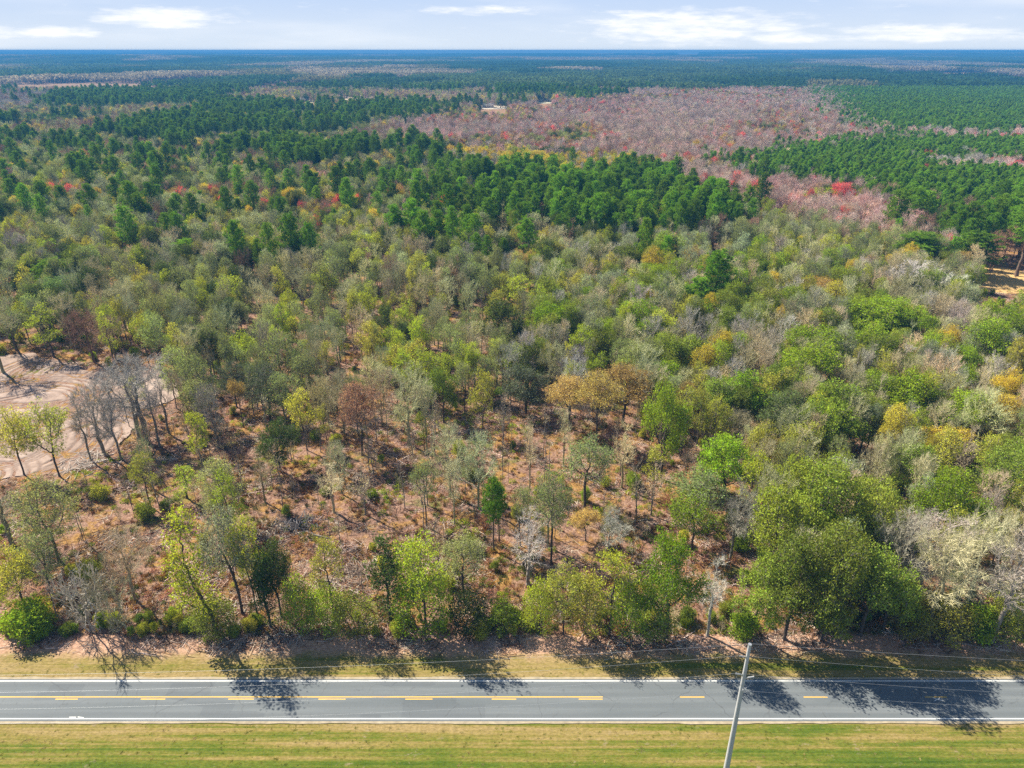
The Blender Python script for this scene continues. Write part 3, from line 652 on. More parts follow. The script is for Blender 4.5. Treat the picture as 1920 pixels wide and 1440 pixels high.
# trees that the photograph lets one pick out: kind, colour, foot (x, y), top y, crown width, in its pixels
HAND = [
 # along the road verge, from the left
 ('shrub', 'bright', 62, 1184, 1138, 85, 'low bright green bush at the verge near the left picture edge'),
 ('leafing', 'olive', 48, 1142, 1020, 75, 'olive tree leaning left above the leftmost bright green verge bush'),
 ('grey', 'grey', 100, 1116, 1004, 80, 'grey-green slim tree behind the leftmost bright verge bush'),
 ('grey', 'grey', 112, 1056, 905, 110, 'dark grey-green spreading tree between dirt lot and road'),
 ('bare', 'mist', 24, 1024, 892, 70, 'forked bare tree at left edge just below the dirt lot'),
 ('brush', 'pale', 170, 1186, 1078, 100, 'silvery grey dense twiggy bush at the verge, left part'),
 ('brush', 'mist', 222, 1186, 1085, 80, 'smaller silver-grey twiggy bush right of the big silvery one'),
 ('bare', 'tan', 254, 1128, 1000, 90, 'dark forked bare tree right behind the silvery grey bush'),
 ('column', 'lime', 405, 1186, 958, 78, 'tall yellow-green vine-covered tree leaning left at the verge', 0, 0.0),
 ('shrub', 'oak', 402, 1188, 1130, 80, 'dark green bush at the foot of the leaning vine-covered tree'),
 ('grey', 'silver', 455, 1152, 952, 95, 'grey-silver tall tree right of the leaning vine-covered tree'),
 ('leafing', 'lime', 482, 1150, 965, 70, 'pale green tall tree beside the grey-silver one, two thin trunks'),
 ('column', 'dark', 507, 1176, 1040, 50, 'dark ivy-clad trunk at the verge with narrow dark crown', 1),
 ('oak', 'dark', 528, 1158, 1020, 72, 'small dark green round tree beside the ivy-clad trunk'),
 ('shrub', 'bright', 566, 1186, 1080, 62, 'green upright bush right of the ivy-clad trunk'),
 ('shrub', 'lime', 612, 1186, 1100, 70, 'yellow-green bush at the verge, midway along the left half'),
 ('leafing', 'olive', 628, 1172, 1012, 60, 'thin olive tree behind the yellow-green verge bush'),
 ('column', 'dark', 733, 1172, 1006, 62, 'dark green narrow tree just left of the big lime tree', 1),
 ('shrub', 'olive', 668, 1186, 1112, 80, 'olive shrub at the verge left of the dark narrow tree'),
 ('leafing', 'lime', 800, 1180, 996, 100, 'big bright yellow-green tree at the verge, centre left'),
 ('shrub', 'bright', 795, 1186, 1082, 105, 'green dense bush under the big yellow-green verge tree'),
 ('grey', 'grey', 872, 1136, 1006, 85, 'grey-green tree right of the big yellow-green verge tree'),
 ('shrub', 'dark', 872, 1178, 1112, 85, 'dark olive shrub under the grey-green tree at the verge'),
 ('shrub', 'bright', 942, 1182, 1128, 62, 'small vivid green bush alone at the verge centre'),
 ('shrub', 'lime', 1010, 1188, 1090, 62, 'slim lime bush next to the vivid green verge bush'),
 ('leafing', 'olive', 1056, 1190, 1052, 80, 'olive small tree on the verge right of centre'),
 ('shrub', 'olive', 1096, 1188, 1072, 85, 'broad olive bush between two small verge trees'),
 ('leafing', 'lime', 1142, 1190, 1044, 85, 'lime small tree on the verge, second right of centre'),
 ('shrub', 'bright', 1172, 1192, 1090, 70, 'green bush just left of the full green verge tree'),
 ('oak', 'bright', 1248, 1197, 1008, 108, 'full green upright tree on the verge left of the pole'),
 ('shrub', 'oak', 1226, 1198, 1118, 75, 'low green bush at the foot of the full green tree'),
 ('bare', 'pale', 1326, 1192, 1040, 50, 'thin pale bare tree between full green tree and big oak', 5),
 ('shrub', 'bright', 1395, 1200, 1160, 55, 'bright low bush behind the top of the utility pole'),
 ('oak', 'oak', 1408, 1192, 1050, 105, 'low green oak at the left end of the big oak clump', 0),
 ('oak', 'oak', 1470, 1199, 1015, 135, 'broad dark oak in the big clump, second along the verge', 3),
 ('oak', 'oak', 1540, 1201, 985, 150, 'tallest dark oak of the big clump beside the verge', 1),
 ('oak', 'oak', 1612, 1192, 1025, 125, 'dark shaded oak at the right end of the big oak clump', 2),
 ('oak', 'oak', 1655, 1182, 1075, 90, 'small shadowed oak right of the big oak clump', 4),
 ('oak', 'bright', 1440, 1105, 930, 120, 'yellow-green oak behind the left end of the oak clump', 4, None, (.29, .34, .04)),
 ('oak', 'oak', 1520, 1090, 880, 145, 'large olive-green oak behind the middle of the oak clump', 3, None, (.25, .31, .04)),
 ('oak', 'oak', 1602, 1085, 905, 125, 'deep green oak behind the right end of the oak clump', 1),
 ('oak', 'bright', 1480, 1030, 865, 110, 'yellow-green oak topmost above the big oak clump', 0, None, (.29, .34, .04)),
 ('grey', 'silver', 1555, 1010, 860, 90, 'mossy grey-green tree among the upper oaks of the clump', 1),
 ('bare', 'pale', 1662, 1132, 958, 115, 'white branched bare tree just right of the dark oaks', 1),
 ('bare', 'pale', 1722, 1110, 955, 110, 'second white bare tree beside the dark oaks', 4),
 ('bare', 'mist', 1738, 1188, 1000, 110, 'tall pale bare tree with crooked trunk on right verge', 0),
 ('bare', 'mist', 1800, 1170, 960, 115, 'mossy grey bare tree on the verge, third from right edge', 3),
 ('bare', 'pale', 1858, 1204, 1010, 100, 'pale bare tree leaning at the right end of the verge', 2),
 ('bare', 'tan', 1900, 1160, 930, 110, 'tan bare tree at the right picture edge above the verge', 1),
 ('shrub', 'bright', 1828, 1192, 1148, 62, 'vivid green bush under the pale trees near right edge'),
 ('shrub', 'olive', 1760, 1194, 1120, 95, 'olive-gold shrub under the pale bare trees on the right'),
 ('shrub', 'olive', 1880, 1196, 1118, 95, 'olive shrub at the right edge of the verge'),
 ('shrub', 'olive', 1700, 1192, 1125, 75, 'shadowed olive bush right of the second dark oak'),
 # in the clearing
 ('pine', 'pine', 926, 1038, 906, 42, 'tall thin pine with small tuft in the clearing centre', 0),
 ('pine', 'pine', 936, 1020, 912, 30, 'second thin pine standing close behind the tufted one', 2),
 ('bare', 'pale', 990, 1100, 960, 70, 'white bare tree in the clearing right of the thin pines', 5),
 ('grey', 'grey', 1033, 1062, 885, 82, 'grey-green tree with thin trunk right of the thin pines'),
 ('bare', 'pale', 1142, 1036, 968, 62, 'low white bushy bare tree in the clearing, right of centre', 4),
 ('bud', 'orange', 1098, 1018, 962, 58, 'small orange-leaved tree in the clearing'),
 ('leafing', 'bright', 1296, 1036, 925, 92, 'bright green tree left of the big oaks in clearing'),
 ('grey', 'grey', 1308, 985, 885, 105, 'round grey-green tree behind the bright green one'),
 ('oak', 'bright', 1238, 902, 722, 84, 'tall dense green tree with bare trunk at the clearing back', 0),
 ('grey', 'grey', 1097, 957, 828, 95, 'leaning grey-green tree with curved trunk in the clearing'),
 ('bare', 'tan', 1165, 918, 792, 40, 'thin bare pole tree behind the leaning grey-green tree', 5),
 ('bud', 'orange', 1068, 806, 708, 88, 'leftmost of three orange-topped trees behind the clearing', 0),
 ('bud', 'orange', 1117, 836, 712, 85, 'middle of three orange-topped trees behind the clearing', 1),
 ('bud', 'orange', 1168, 797, 693, 115, 'rightmost of three orange-topped trees behind the clearing', 0),
 ('leafing', 'bright', 1124, 742, 664, 36, 'slim bright green tree above the orange-topped trees', 4),
 ('oak', 'dark', 986, 778, 692, 90, 'dark grey oak left of the orange-topped trees', 2, None, (.12, .14, .085)),
 ('leafing', 'olive', 906, 818, 690, 52, 'slim twin-trunk olive tree at the clearing back, centre'),
 ('oak', 'oak', 832, 796, 694, 62, 'green tree with straight dark trunk at the clearing back', 0),
 ('bare', 'mist', 768, 838, 690, 88, 'grey bare tree with forked trunk at the clearing back', 1),
 ('bud', 'red', 680, 856, 728, 78, 'reddish-topped tree with dark trunk at the clearing back', 2, None, (.36, .20, .14)),
 ('leafing', 'lime', 352, 938, 880, 58, 'small lime tree in the clearing right of the dirt lot'),
 ('sapling', 'lime', 932, 950, 900, 34, 'vivid green sapling in front of the thin pines', 2),
 ('bare', 'tan', 627, 966, 870, 44, 'thin bare tree alone in the left clearing', 5),
 ('bare', 'tan', 498, 946, 850, 30, 'thin dark bare pole tree in the left clearing', 5),
 # around the dirt lot
 ('bare', 'mist', 276, 832, 668, 110, 'tall dark-trunked bare tree at the right side of the lot', 0, None, (.36, .335, .29)),
 ('bare', 'pale', 262, 822, 690, 90, 'blue-grey bare tree leaning beside the tall dark-trunked one', 2, None, (.36, .335, .29)),
 ('bare', 'mist', 196, 852, 712, 90, 'fan-shaped bare tree at the edge of the dirt lot', 4, None, (.36, .335, .29)),
 ('bare', 'tan', 228, 862, 740, 70, 'thin bare tree right of the fan-shaped one at the lot', 3, None, (.36, .335, .29)),
 ('bare', 'brown', 300, 838, 706, 36, 'thin dark bare tree just right of the tall dark-trunked one', 5, None, (.33, .30, .26)),
 ('bare', 'brown', 318, 815, 690, 38, 'thin bare tree behind the right side of the lot', 5, None, (.30, .27, .23)),
 ('bare', 'mist', 172, 866, 735, 32, 'leaning slim bare tree at the left foot of the fan-shaped one', 5, None, (.36, .33, .28)),
 ('grey', 'grey', 380, 822, 715, 58, 'dull grey-green tree right of the bare trees by the lot', 4),
 ('bare', 'mist', 410, 840, 720, 60, 'spreading grey bare tree left of the round dark oak twins', 1, None, (.33, .30, .24)),
 ('leafing', 'olive', 46, 892, 758, 66, 'olive forked tree on the near side of the dirt lot', 3),
 ('leafing', 'olive', 112, 894, 752, 82, 'yellow-olive two-stemmed tree on the near side of the lot', 1),
 ('bare', 'mist', 8, 702, 560, 90, 'dark trunked tree at left edge beyond the dirt lot', 3),
 ('leafing', 'lime', 103, 672, 574, 56, 'lime crowned tree with slanting trunk beyond the dirt lot'),
 ('grey', 'grey', 38, 668, 585, 60, 'small grey-green tree beyond the lot by the left edge'),
 ('bare', 'brown', 178, 682, 582, 76, 'brownish bare tree beyond the right end of the lot', 1),
 ('grey', 'grey', 444, 764, 678, 66, 'dark round grey-green oak right of the lot, left twin', 1, None, (.10, .125, .065)),
 ('grey', 'grey', 508, 790, 684, 84, 'dark round grey-green oak right of the lot, right twin', 3, None, (.10, .125, .07)),
 ('bare', 'mist', 238, 622, 540, 62, 'bare tree with dark trunk in the orange grass beyond lot', 2),
 ('bare', 'mist', 245, 626, 530, 60, 'second bare tree in the orange grass beyond the lot', 0),
 # single trees of the woods behind
 ('pine', 'planted', 1332, 602, 478, 66, 'tall dark pine rising from the woods right of centre', 3),
 ('pine', 'planted', 1304, 610, 525, 50, 'shorter green pine left of the tall dark pine', 1),
 ('oak', 'bright', 1625, 655, 565, 130, 'broad bright green oak in the woods on the right', 1),
 ('oak', 'bright', 1690, 640, 575, 90, 'bright green oak touching the broad one on its right', 3),
 ('oak', 'bright', 1630, 792, 698, 84, 'rounded vivid green oak in the right woods, mid height', 0),
 ('oak', 'bright', 1780, 840, 735, 110, 'bright green tree left of the golden one on the right', 2),
 ('bud', 'gold', 1862, 846, 742, 84, 'golden yellow tree near the right picture edge', 0),
 ('bud', 'gold', 1750, 880, 806, 80, 'golden tree below the bright green tree on the right', 3),
 ('oak', 'oak', 1860, 660, 578, 80, 'dark green pointed tree near the right edge', 4),
 ('oak', 'oak', 1448, 850, 738, 100, 'mossy green oak in the woods above the utility pole', 2, None, (.13, .17, .06)),
 ('bud', 'orange', 1520, 588, 520, 90, 'orange-brown oak in the right woods', 0, None, (.36, .24, .03)),
 ('oak', 'bright', 1580, 575, 505, 100, 'yellow-green oak right of the orange-brown one', 1, None, (.20, .24, .02)),
 ('bare', 'pale', 1690, 588, 490, 100, 'silver bare tree in the right woods below the pine rows', 1),
 ('bare', 'pale', 1745, 592, 505, 90, 'second silver bare tree below the pine rows', 4),
 ('leafing', 'silver', 1150, 590, 505, 60, 'pale mint green tree in the middle woods', 1),
 ('leafing', 'lime', 975, 592, 520, 56, 'bright lime tree in the middle woods', 2),
 ('oak', 'oak', 268, 520, 462, 60, 'dark green tree in the woods left, below grey crowns', 0),
 ('pine', 'planted', 358, 520, 452, 52, 'dark green pine in the woods on the left', 1),
 ('oak', 'bright', 130, 590, 520, 80, 'large mint green tree at far left woods', 1, None, (.17, .26, .08)),
 ('pine', 'planted', 110, 560, 490, 66, 'bright green pine left of the mint green tree', 3),
 ('bud', 'red', 292, 408, 372, 34, 'vivid red maple in the left woods', 0),
 ('oak', 'dark', 372, 460, 402, 72, 'dark rounded pine-like oak in the left woods', 0, None, (.055, .12, .02)),
 ('bud', 'gold', 492, 455, 408, 100, 'broad golden tree in the left woods', 1, None, (.36, .30, .03)),
 ('bud', 'gold', 1010, 320, 282, 60, 'bright golden tree at the front of the grey swamp', 0),
 ('bud', 'red', 1572, 405, 342, 56, 'bright red maple at the front of the pine rows', 0),
 ('leafing', 'lime', 1535, 412, 352, 80, 'lime green round tree among the red maples', 1),
 ('bud', 'red', 1500, 408, 368, 40, 'red maple left of the lime round tree', 3),
 ('pine', 'planted', 1712, 520, 440, 84, 'broad pine at the lower edge of the pine rows', 1),
 ('pine', 'planted', 1820, 520, 440, 84, 'broad pine by the orange field near the right edge', 3),
 ('pine', 'planted', 1905, 520, 388, 70, 'tall pine at right edge above the orange field', 2),
]
for a_ in HAND: hand(*a_)
HX = np.array([t['x'] for t in TREES]); HY = np.array([t['y'] for t in TREES]); HK = np.array([2.6 if t['kind'] in ('shrub', 'brush', 'sapling') else 4.0 for t in TREES])

def zone_index(X, Y):
    zc = np.clip((Y - 230) / 150, 0, 1) * 11.0
    px, py = proj(X, Y, zc); jx = (fbm(X, Y, 46, 41) - .5) * 60; jy = (fbm(X, Y * .7, 60, 42) - .5) * 26 * np.clip(400 / Y, .35, 1)
    zi = np.full(len(X), -1)
    for k in range(len(ZONES) - 1, -1, -1):
        m = inpoly(px + jx * (k > 0), py + jy * (k > 0), ZONES[k][0]); zi[m] = k
    return zi, px, py
def candidates(y0, y1, cell, seed):
    g = np.random.default_rng(seed); out = []
    y = y0
    ys = np.arange(y0, y1, cell)
    for yy in ys:
        hw = .79 * (yy * CP + H * SP) + 22; xs = np.arange(-hw - 14, hw, cell)
        out.append(np.column_stack([xs + g.uniform(0, cell, len(xs)), yy + g.uniform(0, cell, len(xs))]))
    return np.concatenate(out)
FARPT = {}      # kind -> list of (x, y, z, h, w, rot, v, tint) for the masses
def fill():
    C = candidates(EDGE_Y + .6, 1560, 3.3, 21); X, Y = C[:, 0], C[:, 1]; g = np.random.default_rng(22)
    zi, px, py = zone_index(X, Y)
    zi = zone_index(X + g.normal(0, 1, len(X)) * np.minimum(Y * .02, 30), Y + g.normal(0, 1, len(Y)) * np.minimum(Y * .03, 45))[0]; zi[(zi == -1) & (Y < 420)] = 3; zi[zone_index(X, Y)[0] == 0] = 0
    dens = np.array([z[1] for z in ZONES] + [DEFAULT_Z[0]])[zi]
    plant = np.array([('planted:planted' in z[2] and len(z[2]) == 1) for z in ZONES] + [False])[zi]
    keep = g.random(len(X)) < dens * 3.3 * 3.3 * (.7 + .6 * vnoise(X, Y, 18, 77)) * np.where(Y > 700, .72, 1)
    for hx, hy, hk in zip(HX, HY, HK): keep &= (X - hx) ** 2 + (Y - hy) ** 2 > hk ** 2
    keep &= ~((Y < EDGE_Y + 20) & (px < 1365) & (g.random(len(X)) < .9))
    keep &= open_ok(X, Y, 18.0)
    # keep crowns off the sight line to the dirt lot
    tx, ty = proj(X, Y, 13.0); keep &= ~(inpoly(tx, ty, LOT) & (Y < 172) & (tx < 215) & (g.random(len(X)) < .85))
    X, Y, zi = X[keep], Y[keep], zi[keep]; clus = fbm(X, Y, 34, 55)
    for k in np.unique(zi):
        mix = (ZONES[k][2] if k >= 0 else DEFAULT_Z[1]); names = list(mix); w = np.array([mix[q] for q in names], float); w /= w.sum(); m = np.where(zi == k)[0]
        # neighbours tend to be of one kind
        r = (g.random(len(m)) * .55 + np.where(Y[m] < 260, vnoise(X[m], Y[m], 13, 200 + k), np.where(Y[m] < 620, vnoise(X[m], Y[m], 30, 300 + k), vnoise(X[m], Y[m] * .5, 62, 400 + k))) * np.where(Y[m] < 260, .45, .8)); r = r.argsort().argsort() / max(1, len(m))
        ch = np.searchsorted(np.cumsum(w), r).clip(0, len(names) - 1)
        for i, c in zip(m, ch):
            kind, key = names[c].split(':'); lo, hi = SIZE[kind]
            put(kind, key, X[i], Y[i], g.uniform(lo, hi) * (.92 + .16 * clus[i]), var=int(g.integers(len(PROTO[kind]))))
    # understorey: along the verge and through the woods
    C = candidates(EDGE_Y - .6, 330, 1.7, 31); X, Y = C[:, 0], C[:, 1]; zi, px, py = zone_index(X, Y)
    edge = (Y < EDGE_Y + 4.5); dens = np.where(edge, np.where((px < 1360) & (Y < EDGE_Y + 2.6), .34, .12), np.where(zi == 2, .006, np.where(zi == 3, .014, .03))); dens[zi == 0] = 0; dens[zi == 1] = 0; dens[(zi >= 5) & (zi < 9)] *= .3
    keep = g.random(len(X)) < dens * 1.7 * 1.7
    for hx, hy, hk in zip(HX, HY, HK): keep &= (X - hx) ** 2 + (Y - hy) ** 2 > (hk * .5) ** 2
    for x, y, z, e in zip(X[keep], Y[keep], zi[keep], edge[keep]):
        r = g.random(); kind, key = (('shrub', 'olive') if r < .22 else ('shrub', 'oak') if r < .42 else ('shrub', 'bright') if r < .55 else ('shrub', 'lime') if r < .62 else ('brush', 'tan') if r < .8 else ('brush', 'mist') if r < .95 else ('brush', 'rust'))
        lo, hi = SIZE[kind]; put(kind, key, x, y, g.uniform(lo, hi) * (.62 if e else .75), var=int(g.integers(len(PROTO[kind]))))
fill()
print('trees', len(TREES), {k: sum(t['kind'] == k for t in TREES) for k in PROTO})

# ------------------------------------------------------------------ instanced masses (stuff)
def scatter(name, P, R, SC, IDX, TINT, protos, kind='stuff'):
    """one object: P points, R turns (about z, or xyz), SC scales, IDX which mesh, TINT colours"""
    n = len(P); me = bpy.data.meshes.new(name); me.vertices.add(n); me.vertices.foreach_set('co', np.asarray(P, np.float32).ravel())
    R = np.asarray(R, float); R = np.column_stack([np.zeros(n), np.zeros(n), R]) if R.ndim == 1 else R
    SC = np.asarray(SC, float); SC = np.repeat(SC[:, None], 3, 1) if SC.ndim == 1 else SC
    for an, ty, key, v in (('turn', 'FLOAT_VECTOR', 'vector', R), ('size', 'FLOAT_VECTOR', 'vector', SC), ('which', 'INT', 'value', np.asarray(IDX))):
        a = me.attributes.new(an, ty, 'POINT'); a.data.foreach_set(key, np.ascontiguousarray(v, np.int32 if ty == 'INT' else np.float32).ravel())
    a = me.attributes.new('tint', 'FLOAT_COLOR', 'POINT'); a.data.foreach_set('color', np.column_stack([TINT, np.ones(n)]).astype(np.float32).ravel())
    pc = bpy.data.collections.new(name + '_sources')
    for i, m in enumerate(protos):
        o = bpy.data.objects.new('%s_source_%02d' % (name, i), m); pc.objects.link(o)
    ng = bpy.data.node_groups.new(name, 'GeometryNodeTree'); ng.interface.new_socket('Geometry', in_out='INPUT', socket_type='NodeSocketGeometry'); ng.interface.new_socket('Geometry', in_out='OUTPUT', socket_type='NodeSocketGeometry')
    nn = ng.nodes; gi = nn.new('NodeGroupInput'); go = nn.new('NodeGroupOutput'); ip = nn.new('GeometryNodeInstanceOnPoints'); ci = nn.new('GeometryNodeCollectionInfo')
    ci.inputs[0].default_value = pc; ci.inputs['Separate Children'].default_value = True; ci.inputs['Reset Children'].default_value = True
    ip.inputs['Pick Instance'].default_value = True
    def na(nm, ty):
        q = nn.new('GeometryNodeInputNamedAttribute'); q.data_type = ty; q.inputs[0].default_value = nm; return q.outputs[0]
    L = ng.links.new
    L(gi.outputs[0], ip.inputs['Points']); L(ci.outputs[0], ip.inputs['Instance']); L(na('which', 'INT'), ip.inputs['Instance Index']); L(na('size', 'FLOAT_VECTOR'), ip.inputs['Scale'])
    er = nn.new('FunctionNodeEulerToRotation'); L(na('turn', 'FLOAT_VECTOR'), er.inputs[0]); L(er.outputs[0], ip.inputs['Rotation'])
    L(ip.outputs[0], go.inputs[0])
    o = link(name, me); md = o.modifiers.new('scatter', 'NODES'); md.node_group = ng
    return tag(o, kind=kind)

# ------------------------------------------------------------------ the trees as things, the largest of each kind, the rest as masses
NAME = {'oak': ('oak_tree', 'tree', 'evergreen_oak_woods'), 'grey': ('grey_green_tree', 'tree', 'grey_green_woods'), 'leafing': ('leafing_tree', 'tree', 'leafing_woods'), 'bare': ('bare_tree', 'bare tree', 'leafless_woods'),
        'bud': ('budding_tree', 'tree', 'budding_woods'), 'pine': ('pine_tree', 'pine', 'pine_woods'), 'planted': ('plantation_pine', 'pine', 'pine_plantation'), 'sapling': ('thin_sapling', 'sapling', 'sapling_undergrowth'),
        'shrub': ('leafy_bush', 'bush', 'leafy_undergrowth'), 'brush': ('twiggy_bush', 'bush', 'twiggy_undergrowth'), 'thicket': ('tall_bush', 'bush', 'y'), 'column': ('vine_covered_tree', 'tree', 'x')}
LOOK = {('oak', 'oak'): 'full green oak', ('oak', 'dark'): 'dark dull green oak', ('oak', 'bright'): 'bright yellow-green oak', ('grey', 'grey'): 'grey-green fine-leaved tree', ('grey', 'silver'): 'silvery green tree',
        ('leafing', 'lime'): 'lime green sparse-leaved tree', ('leafing', 'olive'): 'olive sparse-leaved tree', ('bare', 'pale'): 'pale grey leafless tree', ('bare', 'tan'): 'tan leafless tree',
        ('bare', 'mist'): 'mossy grey leafless tree', ('bare', 'brown'): 'brown leafless tree', ('bare', 'pink'): 'pinkish leafless tree', ('bare', 'mauve'): 'mauve-grey leafless tree', ('bud', 'gold'): 'golden yellow tree', ('bud', 'orange'): 'orange-tipped tree',
        ('bud', 'red'): 'red maple tree', ('bud', 'rust'): 'rusty brown tree', ('pine', 'pine'): 'dark green tall pine', ('pine', 'planted'): 'green pointed pine', ('planted', 'planted'): 'green plantation pine',
        ('sapling', 'twig'): 'thin grey sapling', ('shrub', 'olive'): 'olive bush', ('shrub', 'oak'): 'dark green bush', ('shrub', 'bright'): 'bright green bush', ('shrub', 'lime'): 'lime green bush',
        ('brush', 'tan'): 'tan twiggy bush', ('brush', 'mist'): 'grey twiggy bush', ('brush', 'rust'): 'rusty twiggy bush'}
ORD = ['leftmost', 'second', 'third', 'fourth', 'fifth', 'sixth', 'seventh', 'eighth', 'ninth']
NUM = ['', 'one', 'two', 'three', 'four', 'five', 'six', 'seven', 'eight', 'nine']
def row_of(px, py):
    right = px > 1360
    for lim, l, r in ((1130, 'along the verge edge', 'along the verge edge'), (1000, 'in the clearing front', 'behind the verge oaks'), (880, 'in the mid clearing', 'in the thicket behind the oaks'), (760, 'at the clearing back', 'in the middle thicket'),
                      (660, 'in the open woods', 'in the upper thicket'), (580, 'in the thin grey woods', 'in the mixed woods'), (500, 'in the grey-green woods', 'in woods under the pine rows'),
                      (400, 'below the pine stand', 'by the red maples'), (300, 'in the far mixed canopy', 'in the far pine rows'), (0, 'in the distant canopy', 'in the distant canopy')):
        if py >= lim: return r if right else l
def col_of(px):
    for lim, t in ((320, 'far left'), (640, 'left'), (960, 'centre left'), (1280, 'centre right'), (1600, 'right')):
        if px < lim: return t
    return 'far right'
def make_trees():
    cells = {}
    for kind in PROTO:
        T = [t for t in TREES if t['kind'] == kind]
        for t in T:
            t['z'] = float(ground_h(t['x'], t['y'])) - .05; d = t['y'] * CP + (H - t['h'] * .5) * SP
            t['px'], t['py'] = [float(q) for q in proj(t['x'], t['y'], t['z'])]; t['tx'], t['ty'] = [float(q) for q in proj(t['x'], t['y'], t['h'])]
            t['app'] = t['h'] ** .5 * (t['w'] * PROTO[kind][t['v']]['w']) ** .5 / d * FPX
            t['in'] = -10 < t['px'] < 1930
        T.sort(key=lambda t: -(t['app'] * (1 if t['in'] else 0) + (1e6 if t['label'] else 0)))
        lim = 280
        own, rest = T[:lim], T[lim:]
        own, out = [t for t in own if t['in'] or t['label']], [t for t in own if not (t['in'] or t['label'])]; rest += out
        for t in own:
            P = PROTO[kind][t['v']]; sc = (t['w'], t['w'], t['h'] / P['h']); nm = NAME[kind][0]
            if t['app'] > 26 or kind == 'sapling':
                o = empty(nm, (t['x'], t['y'], t['z'])); tr = link('trunk', P['trunk'], o); cr = link('crown', P['crown'], o); tr['tint'] = cr['tint'] = [float(q) for q in t['tint']]
            else:
                o = link(nm, P['whole']); o.location = (t['x'], t['y'], t['z']); o['tint'] = [float(q) for q in t['tint']]
            o.scale = sc; o.rotation_euler = (0, 0, t['rot']); tag(o, cat=NAME[kind][1])
            if t['label']: o['label'] = t['label']; continue
            row, col = row_of(t['px'], t['py']), col_of(t['px']); look = LOOK.get((kind, t['key']), t['key'] + ' ' + nm.replace('_', ' '))
            cells.setdefault((look, row, col), []).append((t, o))
        if rest:
            A = lambda k: np.array([t[k] for t in rest])
            hs = np.array([PROTO[kind][t['v']]['h'] for t in rest])
            scatter(NAME[kind][2], np.column_stack([A('x'), A('y'), A('z')]), A('rot'), np.column_stack([A('w'), A('w'), A('h') / hs]), A('v'), np.array([t['tint'] for t in rest]), [p['whole'] for p in PROTO[kind]])
    for (look, row, col), L in cells.items():
        plural = look + ('es' if look.endswith('bush') else 's')
        for t, o in L: o['group'] = '%s %s, %s' % (plural, row, col)
        if len(L) == 1: L[0][1]['label'] = 'single %s %s, %s' % (look, row, col); continue
        if len(L) > 9 and (min(t['py'] for t, _ in L) < 395 or len(L) > 72):
            for t, o in L: o['label'] = '%s among many alike %s, %s' % (look, row, col)
            continue
        L.sort(key=lambda q: -q[0]['py']); k = math.ceil(len(L) / 9); per = math.ceil(len(L) / k)
        for r in range(k):
            S_ = sorted(L[r * per:(r + 1) * per], key=lambda q: q[0]['px'])
            rn = '' if k == 1 else (['front row', 'second row', 'third row', 'fourth row', 'fifth row', 'sixth row', 'seventh row', 'eighth row'][min(r, 7)] + ' ')
            for i, (t, o) in enumerate(S_):
                o['label'] = '%s, %s%s, %s, %s' % (look, rn, ORD[i] + (' from left' if i else ''), row, col)
make_trees()

# ------------------------------------------------------------------ low growth and litter of the forest floor, grass of the verges
def tuft_mesh(seed, n, h, sp, w):
    g = np.random.default_rng(seed); mb = MB(); a = g.uniform(0, 6.283, n); lean = g.uniform(.1, .7, n)
    add_spikes(mb, np.column_stack([np.cos(a), np.sin(a), np.zeros(n)]) * (g.uniform(0, sp, n)[:, None]), np.column_stack([np.cos(a) * lean, np.sin(a) * lean, np.ones(n)]), h * g.uniform(.5, 1.1, n), np.full(n, w), 0, g.uniform(.65, 1.3, n))
    return mb.mesh('grass_tuft', [M['leaf']])
def herb_mesh(seed, n, r, h, leaf):
    g = np.random.default_rng(seed); mb = MB(); q = norm(g.normal(size=(n, 3))) * g.uniform(.2, 1, (n, 1)) ** .5; q[:, 2] = np.abs(q[:, 2]); add_leaves(mb, q * np.array([r, r, h]) + np.array([0, 0, .05]), leaf, g, 0, g.uniform(.6, 1.35, n), .5)
    return mb.mesh('low_plant', [M['leaf']])
def litter_mesh(seed, n, L, w):
    g = np.random.default_rng(seed); mb = MB(); a = g.uniform(0, 6.283, n); D = np.column_stack([np.cos(a), np.sin(a), g.normal(.04, .1, n)]); P = np.column_stack([g.normal(0, L * .45, (n, 2)), g.uniform(.03, .25, n)])
    l = L * g.uniform(.4, 1.3, n)[:, None]; ww = w * g.uniform(.5, 1.3, n); add_tubes(mb, P - D * l / 2, P + D * l / 2, ww, ww * .5, 3, 0, g.uniform(.5, 1.35, n))
    return mb.mesh('branch_litter', [M['twig']])
TUFT = [tuft_mesh(i, 26, .75, .35, .035) for i in range(4)]; HERB = [herb_mesh(20 + i, 90, .75, .6, .2) for i in range(4)]; LITT = [litter_mesh(40 + i, 12, 1.8, .045) for i in range(5)]
